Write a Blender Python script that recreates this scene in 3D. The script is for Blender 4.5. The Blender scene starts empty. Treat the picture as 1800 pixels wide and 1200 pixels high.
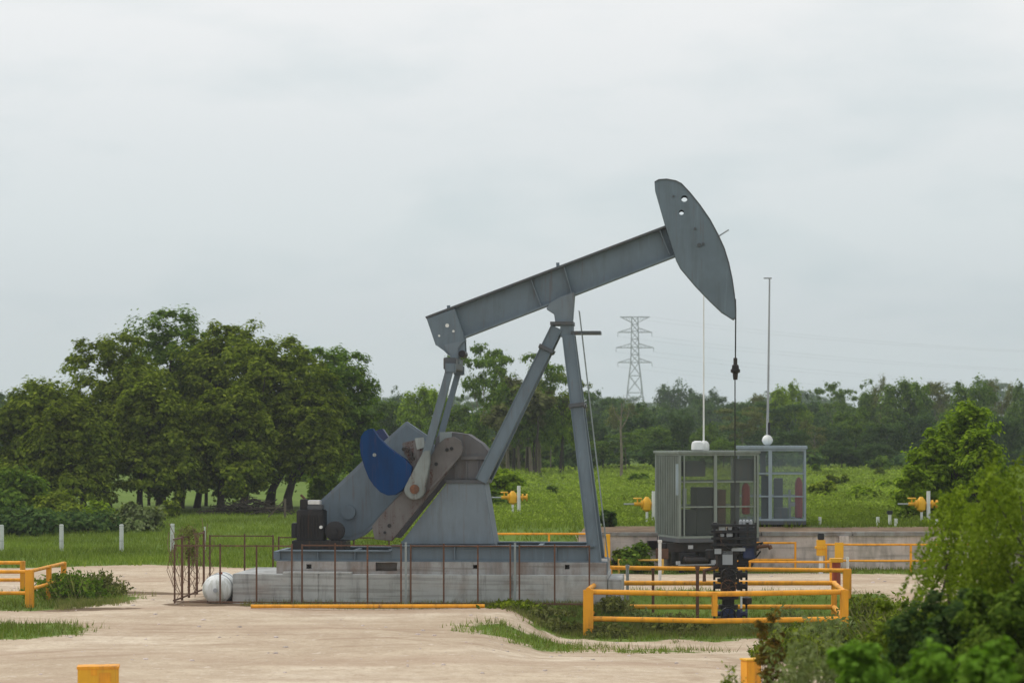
import bpy, bmesh, math, random
import numpy as np
from mathutils import Vector, Matrix
R = math.radians
rnd = random.Random(7)

# ------------------------------------------------------------------ camera, sky, sun
FPX, HOR, CAMH = 4000.0, 770.0, 4.5          # focal length in photo pixels, horizon row, eye height
scene = bpy.context.scene
cam_d = bpy.data.cameras.new("camera")
cam = bpy.data.objects.new("camera", cam_d)
scene.collection.objects.link(cam)
cam.location = (0, 0, CAMH)
cam.rotation_euler = (R(90), 0, 0)
cam_d.sensor_width = 36.0
cam_d.lens = 36.0 * FPX / 1800.0
cam_d.shift_y = (HOR - 600.0) / 1800.0
cam_d.clip_end = 6000
cam_d.dof.use_dof = True
cam_d.dof.focus_distance = 61.0
cam_d.dof.aperture_fstop = 1.9
scene.camera = cam

SUN_EL, SUN_AZ = 56.0, -62.0                 # azimuth measured from +Y (view direction), negative = left
world = bpy.data.worlds.new("World"); scene.world = world; world.use_nodes = True
nt = world.node_tree; nt.nodes.clear()
def WN(t, **k):
    n = nt.nodes.new(t)
    for a, b in k.items(): setattr(n, a, b)
    return n
w_out = WN('ShaderNodeOutputWorld')
sky = WN('ShaderNodeTexSky', sky_type='NISHITA', sun_disc=False)
sky.sun_elevation = R(SUN_EL); sky.sun_rotation = R(SUN_AZ); sky.air_density = 1.0; sky.dust_density = 2.0
bg1 = WN('ShaderNodeBackground'); bg1.inputs[1].default_value = 0.09
nt.links.new(sky.outputs[0], bg1.inputs[0])
tc = WN('ShaderNodeTexCoord'); sep = WN('ShaderNodeSeparateXYZ')
nt.links.new(tc.outputs['Generated'], sep.inputs[0])
el = WN('ShaderNodeValToRGB')                # overcast deck: tone over elevation
nt.links.new(sep.outputs[2], el.inputs[0])
cr = el.color_ramp
cr.elements[0].position = 0.0; cr.elements[0].color = (.60, .66, .70, 1)
cr.elements[1].position = 1.0; cr.elements[1].color = (.98, 1.0, 1.03, 1)
for p, c in ((.03, (.61, .67, .71)), (.055, (.635, .69, .73)), (.092, (.72, .775, .80)), (.125, (.78, .82, .84)), (.185, (.915, .925, .93)), (.4, (.95, .96, .97))):
    e = cr.elements.new(p); e.color = (*c, 1)
mp = WN('ShaderNodeMapping'); mp.inputs['Scale'].default_value = (6, 6, 19)
nt.links.new(tc.outputs['Generated'], mp.inputs[0])
nz = WN('ShaderNodeTexNoise'); nz.inputs['Scale'].default_value = 1.6; nz.inputs['Detail'].default_value = 5; nz.inputs['Roughness'].default_value = .5
nt.links.new(mp.outputs[0], nz.inputs['Vector'])
cr2 = WN('ShaderNodeValToRGB'); nt.links.new(nz.outputs[0], cr2.inputs[0])
cr2.color_ramp.elements[0].position = .28; cr2.color_ramp.elements[0].color = (.915, .945, .945, 1)
cr2.color_ramp.elements[1].position = .50; cr2.color_ramp.elements[1].color = (1.02, 1.018, 1.01, 1)
mul = WN('ShaderNodeMix', data_type='RGBA', blend_type='MULTIPLY'); mul.inputs[0].default_value = 1
nt.links.new(el.outputs[0], mul.inputs[6]); nt.links.new(cr2.outputs[0], mul.inputs[7])
bg2 = WN('ShaderNodeBackground'); bg2.inputs[1].default_value = 1.0
nt.links.new(mul.outputs[2], bg2.inputs[0])
mx = WN('ShaderNodeMixShader'); mx.inputs[0].default_value = .9
nt.links.new(bg1.outputs[0], mx.inputs[1]); nt.links.new(bg2.outputs[0], mx.inputs[2])
nt.links.new(mx.outputs[0], w_out.inputs[0])

sun_d = bpy.data.lights.new("sun", 'SUN'); sun = bpy.data.objects.new("sun", sun_d)
scene.collection.objects.link(sun)
sun_d.energy = 1.6; sun_d.angle = R(12); sun_d.color = (1, .965, .91)
sd = Vector((math.sin(R(SUN_AZ)) * math.cos(R(SUN_EL)), math.cos(R(SUN_AZ)) * math.cos(R(SUN_EL)), math.sin(R(SUN_EL))))
sun.rotation_euler = sd.to_track_quat('Z', 'Y').to_euler()

scene.view_settings.view_transform = 'Standard'; scene.view_settings.look = 'None'
scene.view_settings.exposure = 0.0; scene.view_settings.gamma = 1
scene.render.engine = 'CYCLES'
scene.cycles.max_bounces = 6; scene.cycles.diffuse_bounces = 3; scene.cycles.glossy_bounces = 2
scene.cycles.transparent_max_bounces = 12; scene.cycles.volume_bounces = 1
scene.cycles.use_denoising = True

# ------------------------------------------------------------------ materials
def mat(name):
    m = bpy.data.materials.new(name); m.use_nodes = True
    n = m.node_tree; n.nodes.clear()
    return m, n
def node(n, t, ins=None, **k):
    x = n.nodes.new(t)
    for a, b in k.items(): setattr(x, a, b)
    if ins:
        for a, b in ins.items(): x.inputs[a].default_value = b
    return x
def ramp(n, src, stops):
    r = node(n, 'ShaderNodeValToRGB'); n.links.new(src, r.inputs[0])
    e = r.color_ramp.elements
    while len(e) > 1: e.remove(e[-1])
    e[0].position = stops[0][0]; c = stops[0][1]; e[0].color = (*c, 1) if len(c) == 3 else c
    for p, c in stops[1:]:
        q = e.new(p); q.color = (*c, 1)
    return r.outputs[0]
def mixc(n, fac, a, b, blend='MIX'):
    m = node(n, 'ShaderNodeMix', data_type='RGBA', blend_type=blend)
    for i, v in ((0, fac), (6, a), (7, b)):
        if hasattr(v, 'is_linked') or hasattr(v, 'node'): n.links.new(v, m.inputs[i])
        elif i == 0: m.inputs[0].default_value = v
        else: m.inputs[i].default_value = (*v, 1)
    return m.outputs[2]
def noise(n, vec, scale, detail=4, rough=.55, map_scale=None):
    if map_scale:
        mpn = node(n, 'ShaderNodeMapping'); mpn.inputs['Scale'].default_value = map_scale
        n.links.new(vec, mpn.inputs[0]); vec = mpn.outputs[0]
    z = node(n, 'ShaderNodeTexNoise', {'Scale': scale, 'Detail': detail, 'Roughness': rough})
    n.links.new(vec, z.inputs['Vector'])
    return z.outputs[0]
def mathn(n, op, a, b=None, clamp=False):
    m = node(n, 'ShaderNodeMath', operation=op, use_clamp=clamp)
    for i, v in ((0, a), (1, b)):
        if v is None: continue
        if hasattr(v, 'node'): n.links.new(v, m.inputs[i])
        else: m.inputs[i].default_value = v
    return m.outputs[0]
def finish(n, col, rough=.6, metal=0.0, bump=None, bstr=.2, bdist=.01, alpha=None, spec=.5):
    b = node(n, 'ShaderNodeBsdfPrincipled', {'Metallic': metal, 'Specular IOR Level': spec})
    if hasattr(col, 'node'): n.links.new(col, b.inputs['Base Color'])
    else: b.inputs['Base Color'].default_value = (*col, 1)
    if hasattr(rough, 'node'): n.links.new(rough, b.inputs['Roughness'])
    else: b.inputs['Roughness'].default_value = rough
    if bump is not None:
        bm_ = node(n, 'ShaderNodeBump', {'Strength': bstr, 'Distance': bdist}); n.links.new(bump, bm_.inputs['Height'])
        n.links.new(bm_.outputs[0], b.inputs['Normal'])
    if alpha is not None: b.inputs['Alpha'].default_value = alpha
    o = node(n, 'ShaderNodeOutputMaterial'); n.links.new(b.outputs[0], o.inputs[0])
    return b

def paint(name, col, dirt=(.12, .09, .07), dirt_amt=.35, rust=(.16, .07, .035), rust_lvl=.68, rough=.5, vary=.12, scale=1.0, streak=True, spec=.4):
    m, n = mat(name)
    t = node(n, 'ShaderNodeTexCoord').outputs['Object']
    big = noise(n, t, 1.1 * scale, 5)
    st = noise(n, t, 3.0 * scale, 5, .6, (1.6, 1.6, .28) if streak else None)
    fine = noise(n, t, 22 * scale, 4, .65)
    lo = tuple(c * (1 - vary) for c in col); hi = tuple(min(1, c * (1 + vary)) for c in col)
    c = ramp(n, big, [(.3, lo), (.7, hi)])
    f = ramp(n, st, [(.48, (0, 0, 0)), (.78, (1, 1, 1))])
    f = mathn(n, 'MULTIPLY', f, dirt_amt)
    c = mixc(n, f, c, dirt)
    rr = mathn(n, 'ADD', mathn(n, 'MULTIPLY', fine, .45), mathn(n, 'MULTIPLY', st, .55))
    f2 = ramp(n, rr, [(rust_lvl - .07, (0, 0, 0)), (rust_lvl, (1, 1, 1))])
    c = mixc(n, f2, c, rust)
    drip = noise(n, t, 9 * scale, 4, .6, (1.0, 1.0, .07)) if streak else st
    c = mixc(n, mathn(n, 'MULTIPLY', ramp(n, drip, [(.60, (0, 0, 0)), (.74, (1, 1, 1))]), .45), c, tuple(.45 * a_ + .55 * b_ for a_, b_ in zip(dirt, rust)))
    c = mixc(n, mathn(n, 'MULTIPLY', ramp(n, drip, [(.28, (1, 1, 1)), (.40, (0, 0, 0))]), .35), c, tuple(min(1, x * 1.45) for x in col))
    ro = mathn(n, 'ADD', mathn(n, 'MULTIPLY', fine, .25), rough - .1)
    finish(n, c, ro, bump=fine, bstr=.15, bdist=.01, spec=spec)
    return m

M = {}
M['grey_paint'] = paint('grey_paint', (.130, .172, .205), dirt=(.07, .075, .075), dirt_amt=.35, rust_lvl=.74, rough=.55)
M['grey_light'] = paint('grey_light_paint', (.165, .205, .238), dirt=(.10, .10, .095), dirt_amt=.45, rust_lvl=.76, rough=.6)
M['grey_reducer'] = paint('grey_reducer_paint', (.125, .125, .130), dirt=(.085, .065, .055), dirt_amt=.7, rust_lvl=.68, rough=.7)
M['grey_dark'] = paint('grey_dark_paint', (.075, .085, .095), dirt_amt=.4, rust_lvl=.72)
M['pale_metal'] = paint('pale_metal_paint', (.27, .31, .31), dirt=(.13, .12, .10), dirt_amt=.6, rust_lvl=.72, rough=.6)
M['bearing_paint'] = paint('bearing_paint', (.21, .24, .235), dirt=(.11, .095, .08), dirt_amt=.8, rust=(.13, .065, .04), rust_lvl=.64, rough=.7, vary=.25)
M['tank_paint'] = paint('tank_paint', (.72, .74, .73), dirt=(.26, .27, .18), dirt_amt=.9, rust_lvl=.8, rough=.5, scale=1.6)
M['crank_iron'] = paint('crank_iron', (.140, .134, .132), dirt=(.085, .045, .038), dirt_amt=.55, rust=(.07, .022, .016), rust_lvl=.63, rough=.8, vary=.25)
M['blue_paint'] = paint('blue_paint', (.007, .042, .135), dirt=(.012, .025, .06), dirt_amt=.7, rust_lvl=.76, rough=.75, spec=.15)
M['orange_paint'] = paint('orange_paint', (.84, .36, .014), dirt=(.36, .15, .03), dirt_amt=.75, rust_lvl=.67, rough=.5)
M['yellow_paint'] = paint('yellow_paint', (.80, .42, .02), dirt=(.40, .20, .03), dirt_amt=.5, rust_lvl=.74, rough=.5)
M['pale_yellow'] = paint('pale_yellow_paint', (.72, .45, .10), dirt=(.40, .24, .08), dirt_amt=.5, rust_lvl=.76, rough=.6)
M['red_paint'] = paint('red_paint', (.24, .018, .022), dirt_amt=.3, rust_lvl=.8)
M['maroon_paint'] = paint('maroon_paint', (.28, .05, .02), dirt_amt=.5, rust_lvl=.7)
M['white_paint'] = paint('white_paint', (.74, .75, .73), dirt=(.33, .33, .27), dirt_amt=.45, rust_lvl=.82, rough=.5)
M['black_paint'] = paint('black_paint', (.016, .017, .02), dirt=(.05, .045, .04), dirt_amt=.4, rust_lvl=.74, rough=.6)
M['black_grease'] = paint('black_grease', (.012, .012, .013), dirt=(.05, .03, .02), dirt_amt=.6, rust_lvl=.70, rough=.45)
M['rust_iron'] = paint('rust_iron', (.125, .068, .045), dirt=(.05, .03, .025), dirt_amt=.6, rust=(.20, .09, .05), rust_lvl=.6, rough=.85, vary=.3)
M['cage_green'] = paint('cage_frame_paint', (.20, .235, .21), dirt=(.10, .11, .09), dirt_amt=.5, rust_lvl=.78)
M['cage_blue'] = paint('cage_blue_paint', (.29, .36, .40), dirt=(.14, .16, .16), dirt_amt=.4, rust_lvl=.8)
M['galvanised'] = paint('galvanised_steel', (.36, .38, .40), dirt=(.22, .23, .23), dirt_amt=.4, rust_lvl=.85, rough=.5)
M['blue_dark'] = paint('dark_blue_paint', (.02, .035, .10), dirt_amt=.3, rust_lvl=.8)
M['wood'] = paint('weathered_wood', (.13, .105, .08), dirt=(.05, .04, .03), dirt_amt=.7, rust_lvl=.9, rough=.9)
M['dry_vine'] = paint('dry_vine', (.17, .10, .065), dirt=(.09, .06, .04), dirt_amt=.5, rust_lvl=.9, rough=.9)

def concrete(name, col, stain=(.13, .115, .10), warm=(.28, .17, .11), stain_lvl=.5, course=0.0):
    m, n = mat(name)
    t = node(n, 'ShaderNodeTexCoord').outputs['Object']
    big = noise(n, t, .8, 6, .6)
    st = noise(n, t, 1.5, 6, .62, (1.3, 1.3, .5))
    spots = noise(n, t, 5.0, 5, .6)
    fine = noise(n, t, 30, 4, .7)
    c = ramp(n, big, [(.3, tuple(x * .78 for x in col)), (.7, tuple(x * 1.12 for x in col))])
    c = mixc(n, ramp(n, st, [(stain_lvl, (0, 0, 0)), (stain_lvl + .22, (.8, .8, .8))]), c, stain)
    c = mixc(n, ramp(n, noise(n, t, .9, 5, .6, (.7, .7, 1.5)), [(.52, (0, 0, 0)), (.72, (.6, .6, .6))]), c, warm)
    c = mixc(n, ramp(n, spots, [(.66, (0, 0, 0)), (.74, (.7, .7, .7))]), c, tuple(x * .35 for x in col))
    c = mixc(n, ramp(n, fine, [(.3, (.25, .25, .25)), (.6, (0, 0, 0))]), c, tuple(x * .6 for x in col))
    drip = noise(n, t, 4, 5, .65, (1.2, 1.2, .16))
    c = mixc(n, ramp(n, drip, [(.52, (0, 0, 0)), (.70, (.65, .65, .65))]), c, tuple(x * .42 for x in col))
    board = noise(n, t, 3.2, 3, .6, (.08, .08, 2.6))
    c = mixc(n, ramp(n, board, [(.54, (0, 0, 0)), (.62, (.32, .32, .32))]), c, tuple(x * .5 for x in stain))
    hgt = mathn(n, 'ADD', mathn(n, 'MULTIPLY', fine, .3), spots)
    finish(n, c, .9, bump=hgt, bstr=.5, bdist=.02, spec=.2)
    return m
M['concrete'] = concrete('concrete', (.47, .485, .475), stain=(.21, .19, .165), warm=(.38, .31, .26))
M['concrete_dark'] = concrete('concrete_stained', (.37, .37, .36), stain=(.20, .145, .115), warm=(.28, .17, .12), stain_lvl=.42)
M['wall_stone'] = concrete('wall_stone', (.70, .60, .56), stain=(.27, .24, .20), warm=(.58, .42, .36), stain_lvl=.48)
M['concrete_post'] = concrete('concrete_post', (.72, .74, .72), stain=(.4, .42, .38), warm=(.6, .6, .55), stain_lvl=.6)

def glassy(name, col, alpha, rough=.4):
    m, n = mat(name)
    b = node(n, 'ShaderNodeBsdfPrincipled', {'Roughness': .95, 'Alpha': alpha, 'Specular IOR Level': .05}); b.inputs['Base Color'].default_value = (*col, 1)
    o = node(n, 'ShaderNodeOutputMaterial'); n.links.new(b.outputs[0], o.inputs[0])
    return m
M['mesh_panel'] = glassy('wire_mesh_panel', (.16, .19, .175), .17)
M['mesh_dense'] = glassy('dense_mesh_panel', (.075, .08, .078), .95)
M['mesh_blue'] = glassy('fine_blue_mesh', (.28, .35, .37), .14)

def foliage(name, dark, mid, light, trans=.42, tone=(.68, 1.28), nscale=.25):
    m, n = mat(name)
    g = node(n, 'ShaderNodeNewGeometry')
    c = ramp(n, g.outputs['Random Per Island'], [(0, dark), (.5, mid), (1, light)])
    t = node(n, 'ShaderNodeTexCoord').outputs['Object']
    z = noise(n, t, nscale, 3, .6)
    k = ramp(n, z, [(.35, (tone[0],) * 3), (.65, (tone[1],) * 3)])
    c = mixc(n, 1.0, c, k, 'MULTIPLY')
    d = node(n, 'ShaderNodeBsdfDiffuse'); tr = node(n, 'ShaderNodeBsdfTranslucent')
    n.links.new(c, d.inputs[0])
    c2 = mixc(n, 1.0, c, (1.15, 1.25, .6), 'MULTIPLY'); n.links.new(c2, tr.inputs[0])
    mxs = node(n, 'ShaderNodeMixShader'); mxs.inputs[0].default_value = trans
    n.links.new(d.outputs[0], mxs.inputs[1]); n.links.new(tr.outputs[0], mxs.inputs[2])
    o = node(n, 'ShaderNodeOutputMaterial'); n.links.new(mxs.outputs[0], o.inputs[0])
    return m
M['leaf_olive'] = foliage('olive_foliage', (.070, .102, .010), (.140, .190, .018), (.28, .33, .04))
M['leaf_green'] = foliage('green_foliage', (.062, .112, .016), (.110, .185, .026), (.21, .30, .045))
M['leaf_bright'] = foliage('bright_foliage', (.12, .19, .014), (.20, .30, .018), (.32, .43, .04))
M['leaf_dark'] = foliage('dark_foliage', (.036, .072, .024), (.066, .118, .036), (.12, .18, .05))
M['leaf_dry'] = foliage('dry_foliage', (.09, .10, .035), (.15, .16, .055), (.24, .25, .10))
M['leaf_willow'] = foliage('willow_foliage', (.085, .13, .012), (.145, .205, .018), (.25, .33, .04))
M['leaf_fresh'] = foliage('fresh_foliage', (.10, .19, .018), (.15, .29, .03), (.23, .40, .06))
M['leaf_grey'] = foliage('grey_green_foliage', (.12, .16, .055), (.19, .235, .09), (.29, .33, .16))
M['leaf_red'] = foliage('rusty_foliage', (.10, .085, .015), (.15, .11, .02), (.22, .12, .03))
M['grass_mat'] = foliage('grass_blades', (.105, .150, .022), (.155, .215, .035), (.25, .30, .08), tone=(.7, 1.25), nscale=.12)
M['grass_dry'] = foliage('dry_grass_blades', (.13, .14, .045), (.19, .20, .075), (.30, .28, .14), tone=(.75, 1.2), nscale=.3)
M['meadow_mat'] = foliage('meadow_weeds', (.14, .19, .028), (.20, .27, .04), (.30, .37, .075), tone=(.6, 1.3), nscale=.11)

def bark(name, col):
    m, n = mat(name)
    t = node(n, 'ShaderNodeTexCoord').outputs['Object']
    z = noise(n, t, 5, 5, .7, (1, 1, .25))
    c = ramp(n, z, [(.3, tuple(x * .6 for x in col)), (.7, tuple(x * 1.3 for x in col))])
    finish(n, c, .95, bump=z, bstr=.6, bdist=.03, spec=.1)
    return m
M['bark_dark'] = bark('dark_bark', (.055, .045, .038))
M['bark_pale'] = bark('pale_bark', (.20, .17, .13))

# ground: sand and grass by a painted-in kind-of-ground attribute, broken up by noise
def ground_mat():
    m, n = mat('ground')
    pos = node(n, 'ShaderNodeNewGeometry').outputs['Position']
    at_ = node(n, 'ShaderNodeAttribute', attribute_name='grass'); dirt_ = node(n, 'ShaderNodeAttribute', attribute_name='dirt')
    big = noise(n, pos, .16, 5, .6)
    streak = noise(n, pos, .9, 7, .68, (.7, 1.0, 1))
    fine = noise(n, pos, 6, 5, .7)
    sand = ramp(n, big, [(.3, (.46, .365, .26)), (.5, (.57, .47, .345)), (.72, (.67, .575, .445))])
    sand = mixc(n, ramp(n, streak, [(.40, (.75, .75, .75)), (.60, (0, 0, 0))]), sand, (.41, .31, .22))
    sand = mixc(n, ramp(n, noise(n, pos, 2.6, 7, .75, (1, .8, 1)), [(.56, (0, 0, 0)), (.68, (.6, .6, .6))]), sand, (.74, .66, .55))
    sand = mixc(n, ramp(n, fine, [(.32, (.5, .5, .5)), (.5, (0, 0, 0))]), sand, (.36, .28, .20))
    # wheel ruts: two families of curved tracks
    w = node(n, 'ShaderNodeTexWave', {'Scale': .05, 'Distortion': 5.0, 'Detail': 2.0, 'Detail Scale': .8}, wave_type='BANDS', bands_direction='Y')
    n.links.new(pos, w.inputs[0])
    rut = mathn(n, 'MULTIPLY', ramp(n, w.outputs['Fac'], [(.72, (0, 0, 0)), (.90, (1, 1, 1))]), ramp(n, big, [(.35, (.15, .15, .15)), (.6, (.6, .6, .6))]))
    sand = mixc(n, rut, sand, (.38, .27, .19))
    sand = mixc(n, ramp(n, noise(n, pos, 4.2, 7, .8, (1, .6, 1)), [(.36, (.6, .6, .6)), (.48, (0, 0, 0))]), sand, (.37, .275, .19))
    grit = noise(n, pos, 14, 3, .85)
    sand = mixc(n, ramp(n, grit, [(.30, (.55, .55, .55)), (.44, (0, 0, 0))]), sand, (.30, .235, .17))
    sand = mixc(n, ramp(n, grit, [(.60, (0, 0, 0)), (.72, (.5, .5, .5))]), sand, (.80, .73, .62))
    brk = ramp(n, noise(n, pos, .8, 5, .7), [(.40, (0, 0, 0)), (.58, (1, 1, 1))])
    for cx, cy, rad in ((-14., 30., 24.0), (-14., 30., 25.7), (6., 24., 27.0), (6., 24., 28.6), (-30., 44., 33.5), (-30., 44., 35.1), (-2., 92., 38.5), (-2., 92., 40.2)):
        vs_ = node(n, 'ShaderNodeVectorMath', operation='SUBTRACT'); n.links.new(pos, vs_.inputs[0]); vs_.inputs[1].default_value = (cx, cy, 0)
        vm_ = node(n, 'ShaderNodeVectorMath', operation='MULTIPLY'); n.links.new(vs_.outputs[0], vm_.inputs[0]); vm_.inputs[1].default_value = (1, 1, 0)
        vl_ = node(n, 'ShaderNodeVectorMath', operation='LENGTH'); n.links.new(vm_.outputs[0], vl_.inputs[0])
        dd_ = mathn(n, 'ABSOLUTE', mathn(n, 'SUBTRACT', vl_.outputs['Value'], rad))
        tk = mathn(n, 'MULTIPLY', ramp(n, dd_, [(.10, (.75, .75, .75)), (.26, (0, 0, 0))]), brk)
        sand = mixc(n, tk, sand, (.36, .265, .185))
    dirt = ramp(n, noise(n, pos, 1.2, 5, .7), [(.3, (.10, .07, .045)), (.7, (.24, .17, .11))])
    gr = ramp(n, noise(n, pos, .35, 6, .7), [(.25, (.07, .105, .02)), (.5, (.115, .175, .03)), (.75, (.17, .22, .055))])
    edge = mathn(n, 'ADD', mathn(n, 'MULTIPLY', mathn(n, 'SUBTRACT', noise(n, pos, 1.3, 6, .7), .5), 1.5), 0.0)
    dm = mathn(n, 'ADD', dirt_.outputs['Fac'], edge)
    c = mixc(n, ramp(n, dm, [(.42, (0, 0, 0)), (.6, (1, 1, 1))]), sand, dirt)
    gm = mathn(n, 'ADD', at_.outputs['Fac'], edge)
    c = mixc(n, ramp(n, gm, [(.42, (0, 0, 0)), (.56, (1, 1, 1))]), c, gr)
    finish(n, c, .95, bump=mathn(n, 'ADD', fine, streak), bstr=.5, bdist=.05, spec=.1)
    return m
M['ground'] = ground_mat()

# ------------------------------------------------------------------ helpers
col = scene.collection
def tag(o, label=None, cat=None, group=None, kind=None):
    if label: o['label'] = label
    if cat: o['category'] = cat
    if group: o['group'] = group
    if kind: o['kind'] = kind
    return o
def empty(name, loc=(0, 0, 0), rz=0, label=None, cat=None, group=None):
    o = bpy.data.objects.new(name, None); col.objects.link(o)
    o.location = loc; o.rotation_euler = (0, 0, rz); o.empty_display_size = .2
    return tag(o, label, cat, group)
def copy_tree(o, parent=None):
    c = o.copy(); col.objects.link(c)
    if parent: c.parent = parent
    for ch in list(o.children): copy_tree(ch, c)
    return c

class MB:
    def __init__(s): s.v = []; s.f = []; s.m = []; s.k = 0
    def use(s, k): s.k = k; return s
    def add(s, vs, fs):
        b = len(s.v); s.v += [tuple(x) for x in vs]
        s.f += [tuple(b + i for i in f) for f in fs]; s.m += [s.k] * len(fs)
        return s
    def box(s, x0, x1, y0, y1, z0, z1):
        return s.add([(x0, y0, z0), (x1, y0, z0), (x1, y1, z0), (x0, y1, z0), (x0, y0, z1), (x1, y0, z1), (x1, y1, z1), (x0, y1, z1)],
                     [(0, 3, 2, 1), (4, 5, 6, 7), (0, 1, 5, 4), (1, 2, 6, 5), (2, 3, 7, 6), (3, 0, 4, 7)])
    def prism(s, pts, v0, v1):
        """outline in (u,w) extruded along v"""
        if sum(pts[i][0] * pts[(i + 1) % len(pts)][1] - pts[(i + 1) % len(pts)][0] * pts[i][1] for i in range(len(pts))) < 0: pts = pts[::-1]
        n = len(pts)
        vs = [(p[0], v0, p[1]) for p in pts] + [(p[0], v1, p[1]) for p in pts]
        fs = [tuple(range(n)), tuple(range(2 * n - 1, n - 1, -1))]
        fs += [(i + n, (i + 1) % n + n, (i + 1) % n, i) for i in range(n)]
        return s.add(vs, fs)
    def slab(s, pts, z0, z1):
        if sum(pts[i][0] * pts[(i + 1) % len(pts)][1] - pts[(i + 1) % len(pts)][0] * pts[i][1] for i in range(len(pts))) < 0: pts = pts[::-1]
        n = len(pts)
        vs = [(p[0], p[1], z0) for p in pts] + [(p[0], p[1], z1) for p in pts]
        fs = [tuple(range(n - 1, -1, -1)), tuple(range(n, 2 * n))] + [(i, (i + 1) % n, (i + 1) % n + n, i + n) for i in range(n)]
        return s.add(vs, fs)
    def bar(s, a, b, w, h, w2=None, h2=None, up=(0, 0, 1)):
        a = Vector(a); b = Vector(b); d = (b - a).normalized()
        u = Vector(up)
        if abs(d.dot(u)) > .98: u = Vector((0, 1, 0))
        x = d.cross(u).normalized(); y = x.cross(d).normalized()
        w2 = w if w2 is None else w2; h2 = h if h2 is None else h2
        vs = []
        for p, ww, hh in ((a, w, h), (b, w2, h2)):
            for sx, sy in ((-1, -1), (1, -1), (1, 1), (-1, 1)): vs.append(p + x * sx * ww / 2 + y * sy * hh / 2)
        return s.add(vs, [(0, 1, 2, 3), (7, 6, 5, 4), (0, 4, 5, 1), (1, 5, 6, 2), (2, 6, 7, 3), (3, 7, 4, 0)])
    def tube(s, pts, r, n=8, cap=True):
        pts = [Vector(p) for p in pts]
        rs = list(r) if hasattr(r, '__len__') else [r] * len(pts)
        b = len(s.v); rings = []
        d0 = (pts[1] - pts[0]).normalized()
        x = d0.orthogonal().normalized()
        vs = []; fs = []
        for i, p in enumerate(pts):
            if i == 0: d = d0
            elif i == len(pts) - 1: d = (pts[i] - pts[i - 1]).normalized()
            else: d = ((pts[i + 1] - pts[i]).normalized() + (pts[i] - pts[i - 1]).normalized()).normalized()
            x = (x - d * x.dot(d)).normalized(); y = d.cross(x)
            for k in range(n):
                a = 2 * math.pi * k / n
                vs.append(p + (x * math.cos(a) + y * math.sin(a)) * rs[i])
        for i in range(len(pts) - 1):
            for k in range(n):
                k2 = (k + 1) % n
                fs.append((i * n + k, i * n + k2, (i + 1) * n + k2, (i + 1) * n + k))
        if cap:
            fs.append(tuple(range(n - 1, -1, -1))); m0 = (len(pts) - 1) * n; fs.append(tuple(range(m0, m0 + n)))
        return s.add(vs, fs)
    def lathe(s, prof, c=(0, 0, 0), axis='z', n=20):
        """prof: list of (r, h) along axis"""
        vs = []; fs = []
        for r, h in prof:
            for k in range(n):
                a = 2 * math.pi * k / n; p = (r * math.cos(a), r * math.sin(a), h)
                if axis == 'y': p = (p[0], p[2], -p[1])
                if axis == 'x': p = (p[2], p[0], p[1])
                vs.append((p[0] + c[0], p[1] + c[1], p[2] + c[2]))
        for i in range(len(prof) - 1):
            for k in range(n):
                k2 = (k + 1) % n
                fs.append((i * n + k, i * n + k2, (i + 1) * n + k2, (i + 1) * n + k))
        fs.append(tuple(range(n - 1, -1, -1))); m0 = (len(prof) - 1) * n; fs.append(tuple(range(m0, m0 + n)))
        return s.add(vs, fs)
    def torus(s, c, R_, r, axis='y', n=20, k=6):
        vs = []; fs = []
        for i in range(n):
            a = 2 * math.pi * i / n
            for j in range(k):
                b = 2 * math.pi * j / k; rr = R_ + r * math.cos(b)
                p = (rr * math.cos(a), r * math.sin(b), rr * math.sin(a))
                if axis == 'z': p = (p[0], p[2], p[1])
                if axis == 'x': p = (p[1], p[0], p[2])
                vs.append((p[0] + c[0], p[1] + c[1], p[2] + c[2]))
        for i in range(n):
            for j in range(k):
                fs.append((i * k + j, i * k + (j + 1) % k, ((i + 1) % n) * k + (j + 1) % k, ((i + 1) % n) * k + j))
        return s.add(vs, fs)
    def build(s, name, mats, parent=None, smooth=False, bevel=0, cut=None):
        me = bpy.data.meshes.new(name); me.from_pydata(s.v, [], s.f)
        if not isinstance(mats, (list, tuple)): mats = [mats]
        for q in mats: me.materials.append(q)
        if len(mats) > 1: me.polygons.foreach_set('material_index', s.m)
        bm = bmesh.new(); bm.from_mesh(me); bmesh.ops.recalc_face_normals(bm, faces=bm.faces)
        if bevel:
            es = [e for e in bm.edges if e.is_manifold and e.calc_face_angle(0) > .5]
            bmesh.ops.bevel(bm, geom=es, offset=bevel, segments=2, affect='EDGES', clamp_overlap=True)
        bm.to_mesh(me); bm.free()
        if smooth:
            me.polygons.foreach_set('use_smooth', [True] * len(me.polygons))
            me.set_sharp_from_angle(angle=R(38))
        o = bpy.data.objects.new(name, me); col.objects.link(o)
        if parent: o.parent = parent
        if cut is not None:
            cm = bpy.data.meshes.new('cutter'); cm.from_pydata(cut.v, [], cut.f)
            bm = bmesh.new(); bm.from_mesh(cm); bmesh.ops.recalc_face_normals(bm, faces=bm.faces); bm.to_mesh(cm); bm.free()
            co = bpy.data.objects.new('cutter', cm); col.objects.link(co)
            if parent: co.parent = parent
            md = o.modifiers.new('b', 'BOOLEAN'); md.object = co; md.operation = 'DIFFERENCE'; md.solver = 'EXACT'
            bpy.context.view_layer.update()
            dg = bpy.context.evaluated_depsgraph_get()
            new = bpy.data.meshes.new_from_object(o.evaluated_get(dg)); o.modifiers.clear(); o.data = new
            bpy.data.objects.remove(co); bpy.data.meshes.remove(cm)
        return o

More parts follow.
